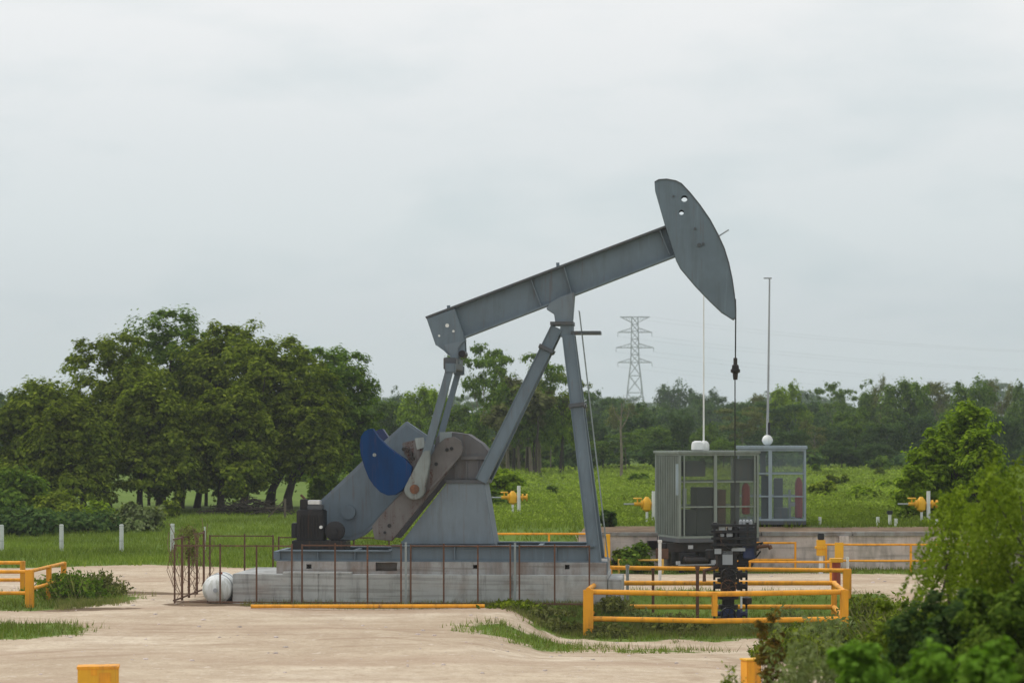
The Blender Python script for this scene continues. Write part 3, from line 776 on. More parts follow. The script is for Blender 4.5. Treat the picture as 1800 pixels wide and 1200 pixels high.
# far-off wood behind everything, one mass nobody could count
g = np.random.default_rng(77)
V = []; nF = 0
for D0, D1, n, ha, hb in ((255, 330, 46, 6, 8.5), (330, 430, 74, 8, 11.5), (520, 700, 90, 10, 15.5), (900, 1300, 110, 22, 28)):
    for i in range(n):
        D = g.uniform(D0, D1); span = D * .48
        x0 = -span + 2 * span * (i + g.uniform(0, .9)) / n
        kind = ('round', 'round', 'tall', 'umbrella')[int(g.integers(4))]; v = VAR[kind, int(g.integers(3))][0]
        h = g.uniform(ha, hb); a = g.uniform(0, 6.28); w_ = h * g.uniform(.8, 1.15) * (1.3 if D > 500 else 1.0)
        p = np.empty_like(v)
        p[:, 0] = (v[:, 0] * math.cos(a) - v[:, 1] * math.sin(a)) * w_ + x0
        p[:, 1] = (v[:, 0] * math.sin(a) + v[:, 1] * math.cos(a)) * w_ + D
        p[:, 2] = (v[:, 2] - .26) * 1.32 * h + hgt(x0, D)
        V.append(p)
V = np.concatenate(V)
o = obj('far_wood', np_mesh('far_wood', V, np.arange(len(V)).reshape(-1, 4), M['leaf_dark']))
tag(o, 'distant dark wood closing the horizon behind the meadow', 'wood', kind='stuff')
# hedge strip along the far edge of the meadow
g = np.random.default_rng(78)
lob = [(x, 238 + g.uniform(-6, 6), 1.27 + g.uniform(.5, 1.0), 2.0, 1.2, g.uniform(.7, 1.3)) for x in np.arange(-12, 62, 1.5)]
lob += [(x, 300 + g.uniform(-10, 10), 1.27 + g.uniform(.8, 1.6), 4.0, 3, g.uniform(2.0, 3.8)) for x in np.arange(-90, 90, 3.)]
P, N, C = crown_pts(lob, 1500, 45, .9, g, .3, .7, bottom=1.4)
tag(obj('hedge', leaf_mesh('hedge', P, N, .36, M['leaf_dark'], g)), 'long low dark hedge along the far edge of the meadow', 'hedge', kind='stuff')
UB = 'low trees and bushes at the meadow edge behind the unit'
for px, top, hw, D, lf, lab in ((560, 790, 60, 200, 'leaf_bright', 'pale green bush left of the belt guard top'), (640, 770, 60, 215, 'leaf_green', 'mid-green bush behind the blue counterweight'),
        (700, 780, 50, 205, 'leaf_bright', 'yellow-green bush behind the belt guard peak'), (830, 745, 50, 225, 'leaf_green', 'full green bush between gear box and rear samson leg'),
        (900, 735, 55, 235, 'leaf_dry', 'dull green thicket behind the rear samson leg'), (965, 745, 50, 232, 'leaf_green', 'green thicket between the samson legs'),
        (1015, 770, 40, 228, 'leaf_dark', 'dark bush behind the front samson leg')):
    shrub('bush', px, D, CAMH - (top - HOR) * D / FPX - H((px - 900) * D / FPX, D), hw * D / FPX, lf, lab, int(px), .26, 70, 70, UB, crf=.2)
# left: tree line beyond the grove
for k, q, px, top, hw, D, lf, lab in (('round', 0, 20, 668, 60, 330, 'leaf_dark', 'bluish tree far behind the left edge of the grove'),
                                       ('round', 1, 60, 690, 60, 300, 'leaf_dark', 'second far tree behind the left edge of the grove'),
                                       ('tall', 1, 695, 672, 16, 420, 'leaf_dark', 'small bluish tree far off between the grove and the yellow-green tree')):
    far_tree('broadleaf_tree', px, top, hw, D, k, q, lf, lab, 'far trees peeping round the left grove')

# thin dead trunk in the meadow
x0 = (1092 - 900) * 190 / FPX
root = empty('dead_tree', (x0, 190, H(x0, 190)), 0, 'thin pale bare trunk standing alone in the meadow below the pylon', 'tree')
mb = MB(); mb.tube([(0, 0, -.2), (.03, 0, 2), (-.05, 0, 4), (.05, 0, 6.2)], [.15, .11, .08, .04], 7); mb.build('trunk', M['bark_pale'], root, smooth=True)
mb = MB(); mb.tube([(0, 0, 4.0), (.5, 0, 4.9), (.7, .1, 5.8)], [.05, .035, .015], 5); mb.tube([(0, 0, 4.6), (-.5, 0, 5.3), (-.8, 0, 6.3)], [.045, .03, .012], 5)
mb.tube([(0, 0, 5.2), (.25, .1, 6.0), (.2, .1, 6.9)], [.04, .025, .012], 5); mb.build('branch', M['bark_pale'], root)

# round meadow bushes
MBUSH = 'bushes scattered over the meadow'
shrub('bush', 880, 112, 1.9, 1.2, 'leaf_bright', 'bright green bush left of the leftmost yellow valve', 421, .15, 40, 100, MBUSH)
shrub('bush', 1548, 225, 1.6, 1.1, 'leaf_green', 'single round bush in front of the far hedge on the right', 422, .2, 24, 80, MBUSH)
shrub('bush', 1070, 83, .62, .36, 'leaf_dark', 'tiny almost black bush on the wall top beside the front samson leg', 423, .09, 30, 80, MBUSH)
shrub('bush', 1120, 76.5, 1.1, .75, 'leaf_green', 'green bush at the foot of the wall left of the left cabin', 424, .10, 30, 90, MBUSH)
shrub('bush', 1085, 77.0, .9, .5, 'leaf_olive', 'small olive bush against the wall beside the yellow post', 425, .09, 24, 80, MBUSH)
_g = np.random.default_rng(640)
for k in range(10):
    D_ = 105 * (215 / 105.) ** ((k + .5) / 10); px_ = (870, 985, 1125, 1455, 1490, 1530, 1570)[k * 5 % 7] + _g.uniform(-22, 22)
    shrub('bush', px_, D_, _g.uniform(.5, 1.0), _g.uniform(.5, 1.0), ('leaf_green', 'leaf_bright', 'leaf_olive')[k % 3], 'small low bush standing out of the open meadow grass', 640 + k, .11 + D_ / 1800, 12, 60, 'small bushes dotted over the meadow')
# bright shrub leaning right of the meadow, willow at the right edge, foreground growth
shrub('leaning_shrub', 1685, 93, 5.3, 1.5, 'leaf_bright', 'bright green tall shrub behind the rightmost yellow valve', 431, .12, 120, 150, cat='shrub', shell=.3, crf=.2)
shrub('shrub', 1640, 91, 4.0, 1.1, 'leaf_bright', 'pale green shrub leaning on the left of the bright tall shrub', 433, .12, 70, 130, crf=.22)
shrub('shrub', 1600, 90, 2.7, .85, 'leaf_bright', 'lower bright shrub sloping down at the left of the tall shrubs', 434, .12, 60, 130, crf=.22)
shrub('shrub', 1730, 90, 4.3, 1.3, 'leaf_bright', 'green shrub between the bright tall shrub and the feathery trees', 435, .12, 80, 140, crf=.22)
shrub('shrub', 1610, 95, 1.7, .75, 'leaf_dark', 'dark low shrub at the left foot of the bright tall shrub', 432, .13, 34, 100)
def willow(px, D, top, hw, label, seed, leaf, n=120, per=150, size=.042):
    """airy tree: clumps on arching sprays, leaves hanging along them"""
    x0 = (px - 900) * D / FPX; z0 = H(x0, D); g = np.random.default_rng(seed)
    h = CAMH - (top - HOR) * D / FPX - z0; w = hw * D / FPX
    root = empty('willow_tree', (x0, D, z0), 0, label, 'tree', 'feathery trees at the right edge')
    P = []; C = []
    for q in range(n):
        a = g.uniform(0, 6.28); r = w * g.uniform(.15, 1.0) ** .8; t = g.uniform(.0, 1)
        hz = h * (.30 + .66 * t * (1 - .35 * (r / w) ** 2)) ; L = h * g.uniform(.12, .34)
        c = np.array([r * math.cos(a), r * math.sin(a) * .8, hz]); C.append(c)
        out = np.array([math.cos(a), math.sin(a), 0]) * L * g.uniform(.2, .6)
        tt = g.uniform(0, 1, per)[:, None]
        p = c + out * tt + np.array([0, 0, -1]) * L * tt ** 1.7 + g.normal(size=(per, 3)) * np.array([.07, .07, .06]) * (1.25 - tt) * (w / 1.3)
        P.append(p)
    P = np.concatenate(P); P = P[P[:, 2] > .05]; C = np.array(C)
    N = unit(len(P), g) + np.array([0, -.2, .3]); N /= np.linalg.norm(N, axis=1)[:, None]
    obj('crown', leaf_mesh('crown', P, N, size, M[leaf], g, 2.4), root)
    obj('trunk', trunk_mesh('trunk', .08, h * .75, C, M['bark_dark'], g, 16, .15, multi=2), root)
willow(1812, 25, 748, 178, 'large feathery willow-like tree cut by the right edge', 441, 'leaf_willow', 250, 120, .028)
willow(1730, 31, 790, 95, 'smaller feathery tree left of the big willow-like one', 442, 'leaf_willow', 160, 90, .032)
shrub('shrub', 1770, 30, 3.0, .75, 'leaf_green', 'green bushy shrub under the two feathery trees', 443, .04, 110, 150, 'foreground shrubs at the lower right', crf=.2)
FG = 'foreground shrubs at the lower right'
def near(px, top, hwp, D, leaf, label, seed, size, ncl, per, crf=.18):
    x0 = (px - 900) * D / FPX; s_ = D / FPX; hw = hwp * s_; zt = CAMH - (top - HOR) * s_; zb = CAMH - 500 * s_
    g = np.random.default_rng(seed); zc = (zt + zb) / 2; rz = (zt - zb) / 2
    lobes = [(0, 0, zc, hw * .8, hw * .8, rz), (0, -.1, zb + rz * .5, hw, hw, rz * .55)]
    for q in range(5):
        a = g.uniform(0, 6.28); lobes.append((hw * .55 * math.cos(a), hw * .5 * math.sin(a), zb + (zt - zb) * g.uniform(.35, .8), hw * .42, hw * .42, rz * .35))
    make_tree('shrub', (x0, D, 0), label, FG, lobes, ncl, per, max(hw * crf, .07), size, leaf, seed, base_r=.03, cat='shrub', low=-.8,
              trunk_top=zc, shell=.35, flat=.8, bottom=zb, nb=12, fork=.3, crown_name='foliage', trunk_name='stem')
near(1655, 1024, 118, 24, 'leaf_dark', 'dark dense shrub in the lower right foreground', 451, .036, 150, 170, .15)
near(1570, 1042, 66, 25.5, 'leaf_willow', 'yellow-green shrub left of the dark dense foreground shrub', 452, .034, 100, 140, .16)
near(1775, 1000, 100, 22, 'leaf_green', 'mid-green shrub in the lower right corner', 453, .036, 120, 160, .17)
near(1352, 1064, 28, 29, 'leaf_red', 'thin rust-tinged olive bush in front of the well fence', 455, .034, 46, 60, .3)
near(1510, 1128, 58, 17, 'leaf_fresh', 'bright fresh-leaved plant at the bottom edge left of the corner', 457, .045, 60, 50, .25)
near(1625, 1136, 55, 16.5, 'leaf_fresh', 'bright fresh-leaved plant at the middle of the bottom right edge', 458, .045, 60, 50, .25)
near(1735, 1122, 62, 16, 'leaf_fresh', 'bright fresh-leaved plant nearest the bottom right corner', 459, .045, 60, 50, .25)
def sprigs(px, D, h, hw, leaf, label, seed, n=46, per=60, size=.03):
    """open plant of arching stems lined with small narrow leaves"""
    x0 = (px - 900) * D / FPX; z = H(x0, D); g = np.random.default_rng(seed)
    root = empty('shrub', (x0, D, z), 0, label, 'shrub', FG)
    mb = MB(); P = []
    for q in range(n):
        a = g.uniform(0, 6.28); hh = h * g.uniform(.45, 1.0); r = hw * g.uniform(.2, 1.0)
        b = Vector((r * .35 * math.cos(a), r * .35 * math.sin(a), 0)); t = Vector((r * math.cos(a), r * math.sin(a), hh)); m_ = b.lerp(t, .55) + Vector((0, 0, hh * .14))
        mb.tube([b, m_, t], [.007, .005, .002], 4)
        tt = g.uniform(.12, 1, per)
        for u_ in tt:
            c = b.lerp(m_, u_ / .55) if u_ < .55 else m_.lerp(t, (u_ - .55) / .45); P.append((c.x, c.y, c.z))
    P = np.array(P) + g.normal(size=(len(P), 3)) * .035
    mb.build('stems', M['grass_dry'], root); obj('foliage', leaf_mesh('foliage', P, unit(len(P), g), size, M[leaf], g, 3.0), root)
sprigs(1425, 24, 2.55, .48, 'leaf_grey', 'feathery pale grey-green shrub right of the yellow post in the foreground', 454, 80, 110, .026)
sprigs(1388, 25, 2.25, .30, 'leaf_grey', 'small feathery grey-green shrub close to the right of the foreground yellow post', 461, 56, 100, .026)
sprigs(1284, 26, 1.95, .13, 'leaf_olive', 'slim olive sprig plant left of the foreground yellow post', 456, 26, 70, .026)
# weeds by the left railing
WD = 'weed clumps by the left yellow railing'
def weeds(px, D, hw, h, leaf, label, seed, n=260, group=WD):
    x0 = (px - 900) * D / FPX; g = np.random.default_rng(seed); z = H(x0, D)
    root = empty('weed_clump', (x0, D, z), 0, label, 'weeds', group)
    bx = g.normal(size=n) * hw * .45; by = g.normal(size=n) * .35
    hh = h * g.uniform(.4, 1.1, n) * np.exp(-(bx / hw) ** 2 * .8)
    lx = g.normal(size=n) * .22 * h; ly = g.normal(size=n) * .22 * h
    w = .016
    v = np.stack([np.stack([bx - w, by, 0 * bx], 1), np.stack([bx + w, by, 0 * bx], 1), np.stack([bx + lx * .6 + w * .7, by + ly * .6, hh * .7], 1), np.stack([bx + lx, by + ly, hh], 1)], 1).reshape(-1, 3)
    obj('stems', np_mesh('stems', v, np.arange(len(v)).reshape(-1, 4), M['grass_dry']), root)
    k = np.repeat(np.arange(n), 7); t = g.uniform(.25, 1.05, len(k))
    P = np.stack([bx[k] + lx[k] * t, by[k] + ly[k] * t, hh[k] * t], 1) + g.normal(size=(len(k), 3)) * .03
    obj('leaves', leaf_mesh('leaves', P, unit(len(k), g), .055, M[leaf], g, 2.4), root)
weeds(130, 63.5, .85, .75, 'leaf_green', 'tall weed clump beside the left yellow railing', 471, 340)
weeds(175, 65.2, .7, .62, 'leaf_dry', 'seedy dry weed clump right of the left yellow railing', 472, 260)
weeds(95, 65.0, .7, .55, 'leaf_green', 'weed clump under the slanting rail of the left yellow railing', 473, 220)
WG = 'weed clumps round the well fence'
weeds(1120, 62.0, .8, .4, 'leaf_grey', 'grey-green weeds inside the left part of the well fence', 474, 260, WG)
weeds(1190, 60.0, .9, .45, 'leaf_dry', 'dry weeds in front of the left part of the well fence', 475, 260, WG)
weeds(1380, 59.5, .9, .6, 'leaf_grey', 'grey-green weeds in front of the right part of the well fence', 476, 300, WG)
weeds(1075, 60.6, .5, .35, 'leaf_dry', 'dry weeds on the bank below the plinth corner', 482, 110, WG)
weeds(1010, 60.0, .9, .2, 'leaf_dry', 'low dry weeds on the bank below the last rusty panel', 483, 110, WG)
weeds(900, 60.2, .7, .16, 'leaf_olive', 'scant olive weeds by the end of the loose yellow pipe', 486, 160, WG)
weeds(965, 59.0, .8, .22, 'leaf_dry', 'short dry weeds on the edge of the hollow below the samson leg', 487, 120, WG)
weeds(930, 60.0, 1.0, .2, 'leaf_dry', 'sparse dry weeds below the third pale fence post', 484, 220, WG)
weeds(1530, 60.5, .9, .9, 'leaf_olive', 'tall olive weeds right of the well fence', 477, 300, WG)
weeds(1070, 58.6, .6, .3, 'leaf_dry', 'short dry weeds at the left corner post of the well fence', 478, 200, WG)
weeds(1460, 52.0, 1.2, .8, 'leaf_grey', 'pale weeds between the well fence and the foreground shrubs', 479, 360, WG)
weeds(1400, 48.5, .9, .7, 'leaf_olive', 'olive weeds behind the feathery foreground shrub', 480, 300, WG)
weeds(1590, 50.5, 1.2, 1.2, 'leaf_olive', 'high weeds behind the dark foreground shrub', 481, 380, WG)

# grass: blades where the ground is grassy
def blades(name, n, x0f, Y0, Y1, hmin, hmax, w, m, label, seed, thr=.45, dens=None, per=5, spread=.06):
    g = np.random.default_rng(seed)
    Y = g.uniform(Y0, Y1, n) if dens is None else Y0 * (Y1 / Y0) ** g.uniform(0, 1, n)
    X = g.uniform(-x0f, x0f, n) * Y
    k = grass_mask(X, Y) + .75 * (g.uniform(0, 1, n) - .5)
    keep = k > thr + .1
    X, Y = X[keep], Y[keep]
    X = np.repeat(X, per) + g.normal(size=len(X) * per) * spread; Y = np.repeat(Y, per) + g.normal(size=len(Y) * per) * spread
    Z = hgt(X, Y) - .02; n = len(X)
    h = g.uniform(hmin, hmax, n); lx = g.normal(size=n) * h * .35; ly = g.normal(size=n) * h * .35; a = g.uniform(0, 3.14, n)
    ww = w * g.uniform(.6, 1.4, n)
    v = np.stack([np.stack([X - ww * np.cos(a), Y - ww * np.sin(a), Z], 1), np.stack([X + ww * np.cos(a), Y + ww * np.sin(a), Z], 1),
                  np.stack([X + lx, Y + ly, Z + h], 1)], 1).reshape(-1, 3)
    o = obj(name, np_mesh(name, v, np.arange(len(v)).reshape(-1, 3), m)); tag(o, label, 'grass', kind='stuff')
blades('grass', 30000, .24, 46, 79, .07, .2, .012, M['grass_mat'], 'short green grass in patches on the sandy yard', 501)
blades('bank_grass', 12000, .20, 58.6, 62.6, .07, .22, .011, M['grass_dry'], 'straw-coloured grass on the bank below the plinth and round the well', 505, thr=.3)
blades('dry_grass', 9000, .24, 46, 79, .08, .26, .009, M['grass_dry'], 'straw-coloured grass mixed into the patches of the yard', 502, thr=.35)
blades('lawn', 34000, .26, 79, 140, .10, .30, .02, M['grass_mat'], 'green grass behind the yard and below the grove', 503, dens=1, spread=.15)
# meadow: leafy low growth
g = np.random.default_rng(504)
n = 190000
Y = 84 * (260 / 84.) ** g.uniform(0, 1, n); X = g.uniform(-.06, .26, n) * Y
hum = .5 + .5 * np.sin(X * .35 + np.sin(Y * .11) * 2) * np.sin(Y * .17 + 1)
hum2 = .5 + .5 * np.sin(X * .9 + 2 * np.sin(Y * .31)) * np.sin(Y * .47 + X * .2)
keep = g.uniform(0, 1, n) < .22 + .9 * hum * hum2 + .25 * hum2; X, Y, hum, hum2 = X[keep], Y[keep], hum[keep], hum2[keep]; n = len(X)
Z = hgt(X, Y) + g.uniform(.02, 1, n) ** 1.4 * (.06 + .5 * hum * hum2 + .15 * hum2)
P = np.stack([X, Y, Z], 1); N = unit(n, g) * .8 + np.array([0, 0, .7]); N /= np.linalg.norm(N, axis=1)[:, None]
vq = leaf_quads(P, N, .085, g, 1.8).reshape(-1, 4, 3)
sc = (np.clip(Y / 110, .8, 2.2))[:, None, None]; vq = P[:, None] + (vq - P[:, None]) * sc
tag(obj('meadow', np_mesh('meadow', vq.reshape(-1, 3), np.arange(n * 4).reshape(-1, 4), M['meadow_mat'])), 'rough bright green meadow growth beyond the wall', 'meadow', kind='stuff')

# ------------------------------------------------------------------ retaining wall
wf = Frame(0, 78.0, 0, 0)
mb = MB(); x = 2.35; g = np.random.default_rng(9)
mb.box(2.3, 26, 78.0, 78.24, -.3, 1.16)
wall = mb.build('retaining_wall', M['wall_stone'])
tag(wall, 'long low mottled stone retaining wall below the meadow', 'wall')
mb = MB()
while x < 26:
    L = g.uniform(2.4, 3.4); mb.box(x - .06, x + L - .1, 77.93, 78.30, 1.16, 1.28 + g.uniform(-.02, .02)); x += L
mb.build('coping', M['concrete_dark'], wall)
mb = MB()
for x in np.arange(5.0, 26, 3.1): mb.box(x, x + .32, 77.84, 78.0, -.3, 1.159)
mb.build('pilaster', M['wall_stone'], wall)

# ------------------------------------------------------------------ THE PUMPING UNIT
unit_root = empty('pump_jack', J.loc(), J.rz, 'big grey beam pumping unit with a blue counterweight on a concrete plinth', 'pump jack')
plinth = empty('concrete_plinth', J.loc(), J.rz, 'long stepped concrete plinth carrying the grey pumping unit', 'plinth')
u0, wt = J.uw(408, 1008, -1.6); u1, _ = J.uw(1068, 1008, -1.6)
mb = MB(); segs = [u0, J.uw(560, 0, -1.6)[0], J.uw(720, 0, -1.6)[0], J.uw(900, 0, -1.6)[0], u1]
for a, b in zip(segs[:-1], segs[1:]): mb.box(a + .012, b - .012, -1.6, 1.6, -1.0, wt)
mb.box(u0 + .03, u1 - .03, -1.57, 1.57, -1.0, wt - .02)
cap_u = J.uw(1092, 0, -1.5)[0]; mb.box(u1 + .0, cap_u, -1.5, 1.3, -1.0, wt - .12)
mb.build('base', M['concrete'], plinth, bevel=.015)
ua, w2 = J.uw(486, 986, -1.35); ub, _ = J.uw(1066, 986, -1.35)
hole = MB(); hs = []
mb = MB(); mb.box(ua, ub, -1.35, 1.35, wt - .01, w2)
for px, hw_, y0, y1 in ((543, 4.5, 991, 999), (679, 19, 988, 1003), (835, 3.5, 992, 999), (997, 4, 992, 1000)):
    a, wb = J.uw(px - hw_, y1, -1.35); b, wa = J.uw(px + hw_, y0, -1.35)
    hole.box(a, b, -1.6, -1.0, wb, wa)
mb.build('upper_step', M['concrete_dark'], plinth, cut=hole)
mb = MB(); a = J.uw(500, 0, -1.35)[0]; b = J.uw(620, 0, -1.35)[0]
mb.box(a, b, -1.6, -1.354, wt + .004, wt + .06); mb.build('ledge_strip', M['concrete'], plinth)

# skid: two long I-beams with cross members
def ibeam(mb, a, b, v, wlo, whi, fl=.14, t=.035):
    mb.box(a, b, v - .02, v + .02, wlo + t, whi - t); mb.box(a, b, v - fl, v + fl, wlo, wlo + t); mb.box(a, b, v - fl, v + fl, whi - t, whi)
ul, wl = J.uw(493, 966, -1.1); um, wh = J.uw(688, 957, -1.1); ur, _ = J.uw(1046, 957, -1.1)
mb = MB()
for v in (-1.1, 1.1):
    ibeam(mb, ul, um, v, w2 + .003, wl); ibeam(mb, um + .004, ur, v, w2 + .003, wh)
    mb.prism([(ul - .16, w2 + .003), (ul, w2 + .003), (ul, wl)], v - .1, v + .1)
for px in (497, 560, 625, 686, 760, 866, 950, 1034):
    u = J.uw(px, 0, 0)[0]; top = wl if px < 688 else wh
    mb.box(u - .06, u + .06, -1.08, 1.08, w2 + .05, top - .04)
for px in (560, 625, 720, 800, 905, 978):
    u = J.uw(px, 0, -1.1)[0]; top = wl if px < 688 else wh
    mb.box(u - .012, u + .012, -1.22, -1.12, w2 + .04, top - .036)
mb.build('skid', M['grey_paint'], unit_root)
# samson feet
for v in (-1.1, 1.1):
    a, _ = J.uw(1036, 0, v); b, wf1 = J.uw(1068, 991, v)
    mb = MB(); mb.box(ur + .003, b, v - .17, v + .17, wt + .003, w2 + .02); mb.build('leg_shoe', M['grey_light'], unit_root)

# pedestal
ped = J.poly([(703, 956), (869, 956), (851, 849), (787, 846)], -.75)
ped_far = [(p[0], p[1]) for p in ped]
mb = MB(); mb.prism(ped, -.75, .75)
for x_ in (760, 815):
    a = J.uw(x_, 0, -.75)[0]
mb.build('pedestal', M['grey_light'], unit_root, bevel=.012)
mb = MB(); t1 = J.uw(783, 849, -.8); t2 = J.uw(856, 843, -.8); mb.box(t1[0], t2[0], -.8, .8, t1[1] + .002, t2[1]); mb.build('pedestal_plate', M['grey_dark'], unit_root)
# gear reducer
red = J.poly([(776, 843), (848, 843), (850, 806), (862, 803), (860, 795), (846, 779), (822, 763), (786, 758), (766, 768), (762, 800)], -.6)
mb = MB(); mb.prism(red, -.58, .58)
rb = mb.build('gear_reducer', M['grey_reducer'], unit_root, bevel=.02)
mb = MB(); p = J.poly([(775, 808), (866, 807), (866, 801), (775, 801)], -.66); mb.prism(p, -.66, .66); mb.build('flange', M['grey_reducer'], rb)
mb = MB(); p = J.poly([(773, 781), (794, 781), (794, 759), (773, 759)], -.63); mb.prism(p, -.68, -.585); mb.build('inspection_cover', M['pale_metal'], rb)
mb = MB()
for x_ in (781, 800, 820, 840):
    q = J.p(x_, 823, -.6); mb.box(q.x - .02, q.x + .02, -.63, -.58, J.uw(0, 842, -.6)[1], J.uw(0, 809, -.6)[1])
mb.build('rib', M['grey_reducer'], rb)
mb = MB()
bits('bolt', M['grey_dark'], rb, [J.uw(x_, 846, -.74) for x_ in (788, 812, 838)], .035, -.82, -.8, 6)
# belt guard: long rounded case behind the crank
bgp = [(714, 740), (752, 766), (768, 790), (766, 806), (690, 892), (652, 931), (640, 941), (622, 949), (604, 950), (585, 943), (572, 927), (563, 905), (560, 882), (600, 845), (650, 797)]
mb = MB(); mb.prism(J.poly(bgp, .62), .62, .86)
bgo = mb.build('belt_guard', M['grey_light'], unit_root, bevel=.02)
mb = MB(); inner = [(714, 746), (746, 768), (760, 790), (758, 804), (684, 888), (640, 934), (612, 944), (588, 938), (574, 920), (567, 884), (604, 850)]
mb.prism(J.poly(inner, .6), .605, .619); mb.build('guard_face', M['grey_paint'], bgo)
mb = MB(); a = J.p(612, 900, .5); mb.lathe([(.2, 0), (.2, .07)], (a.x, .52, a.z), 'y', 20); mb.build('hub_cover', M['grey_paint'], bgo)

def crank_side(v0, v1, wmat, side):
    """crank arm with its counterweight; v0..v1 thickness"""
    vm = -.85 if side < 0 else .98
    vv_ = -.85
    cp = [(672, 903), (748, 820), (770, 781), (783, 770), (799, 767), (811, 775), (815, 789), (812, 800), (757, 868), (706, 930), (690, 950), (660, 947), (655, 924)]
    m = MB(); m.prism(J.poly(cp, vv_), v0, v1)
    cutm = MB()
    c = m.build('crank', M['crank_iron'], unit_root, bevel=.015)
    if side < 0:
        bits('hole_disc', M['black_paint'], c, [(*J.uw(x_, y_, vv_), r) for x_, y_, r in ((768, 815, .05), (795, 788, .05), (787, 790, .05), (686, 923, .055), (678, 935, .04))], .05, v0 - .02, v0 - .001, 10)  # raised black discs stand in for the dark of open holes
        e = MB(); q1 = J.p(748, 868, v0); q2 = J.p(808, 800, v0); e.bar((q1.x, v0 - .03, q1.z), (q2.x, v0 - .03, q2.z), .06, .05, up=(0, 1, 0)); e.build('rack', M['crank_iron'], c)
    wp = [(650, 754), (643, 758), (637, 767), (635, 782), (637, 800), (643, 820), (651, 840), (660, 853), (671, 864), (684, 870), (697, 869), (709, 861), (718, 849), (724, 838), (726, 829), (727, 820), (715, 807), (699, 796), (683, 784), (668, 769), (657, 753)]
    w = MB(); w.prism(J.poly(wp, vv_), v0 - .14 * (side < 0) - .0, v1 + .14 * (side > 0) + .02)
    wo = w.build('counterweight', wmat, unit_root, bevel=.012)
    if side < 0:
        e = MB(); q = J.p(661, 799, vv_); e.lathe([(.05, 0), (.05, .02)], (q.x, v0 - .162, q.z), 'y', 10); e.build('lifting_eye', M['pale_metal'], wo)
        bits('bolt', M['black_grease'], wo, [J.uw(x_, y_, vv_) for x_, y_ in ((712, 789), (718, 790), (724, 797), (705, 806), (727, 805))], .06, v0 - .12, v0 + .02, 6)
crank_side(-1.02, -.80, M['blue_paint'], -1)
crank_side(.92, 1.10, M['blue_dark'], 1)
# dark hub and linkage between weight and crank
mb = MB(); q = J.p(733, 795, -.8); mb.prism(J.poly([(708, 778), (735, 772), (752, 778), (752, 812), (742, 832), (726, 838), (722, 812), (712, 798)], -.78), -.97, -.62)
mb.build('weight_clamp', M['crank_iron'], unit_root, bevel=.02)
mb = MB(); p = J.poly([(730, 770), (746, 768), (748, 786), (734, 790)], -.9); mb.prism(p, -1.04, -.98); mb.build('clamp_plate', M['pale_metal'], unit_root)
mb = MB(); q = J.p(798, 785, 0); mb.lathe([(.13, -1.0), (.13, 1.0)], (q.x, 0, q.z), 'y', 16); mb.build('crank_shaft', M['grey_dark'], unit_root)

# pitman arms with bearing ends
def pitman(v):
    s_ = -1.12
    tear = []
    cx_, cy_, r_ = 730, 859, 18.5
    for k in range(13):
        a = R(200 + (-200) * k / 12 * 1.0)
        a = R(195 - 17.5 * k)
        tear.append((cx_ + r_ * math.cos(a), cy_ - r_ * math.sin(a) * -1 if False else cy_ + r_ * math.sin(R(-15 + 17.5 * k))))
    # lower bearing: rounded drop
    pts = [(cx_ + r_ * math.cos(R(t)), cy_ + r_ * math.sin(R(t))) for t in range(-10, 200, 15)] + [(735, 812), (746, 792), (757, 790), (757, 812)]
    m = MB(); m.prism(J.poly(pts, s_), v - .13, v + .13); lo = m.build('pitman_bearing', M['bearing_paint'], unit_root, bevel=.02)
    m = MB(); q = J.p(cx_, cy_, s_); m.lathe([(.13, v - .16), (.13, v + .16)], (q.x, 0, q.z), 'y', 14); m.build('wrist_pin', M['rust_iron'], lo)
    a = J.p(746, 812, s_); b = J.p(790, 652, s_); a.y = b.y = v
    m = MB(); m.bar(a, b, .215 if v < 0 else .17, .2, .2 if v < 0 else .15, .2, up=(0, 1, 0)); m.build('pitman_arm', M['grey_paint'], unit_root)
    m = MB(); c = J.p(793, 645, s_); m.box(c.x - .16, c.x + .13, v - .12, v + .12, c.z - .16, c.z + .10); m.build('pitman_head', M['grey_paint'], unit_root, bevel=.02)
pitman(-1.15); pitman(1.15)
# equalizer beam and bearing
mb = MB(); c = J.p(797, 640, 0); mb.prism([(c.x - .17, c.z - .17), (c.x + .17, c.z - .17), (c.x + .17, c.z + .15), (c.x - .17, c.z + .15)], -1.0, 1.0); mb.build('equalizer', M['grey_dark'], unit_root, bevel=.015)
mb = MB(); mb.prism(J.poly([(790, 640), (808, 640), (806, 612), (818, 598), (780, 606), (786, 618), (792, 625)], -.2), -.24, .24); mb.build('equalizer_bearing', M['grey_light'], unit_root, bevel=.02)
mb = MB(); c = J.p(813, 622, -.2); mb.lathe([(.10, -.32), (.10, .32)], (c.x, 0, c.z), 'y', 12); mb.build('bearing_pin', M['black_grease'], unit_root)

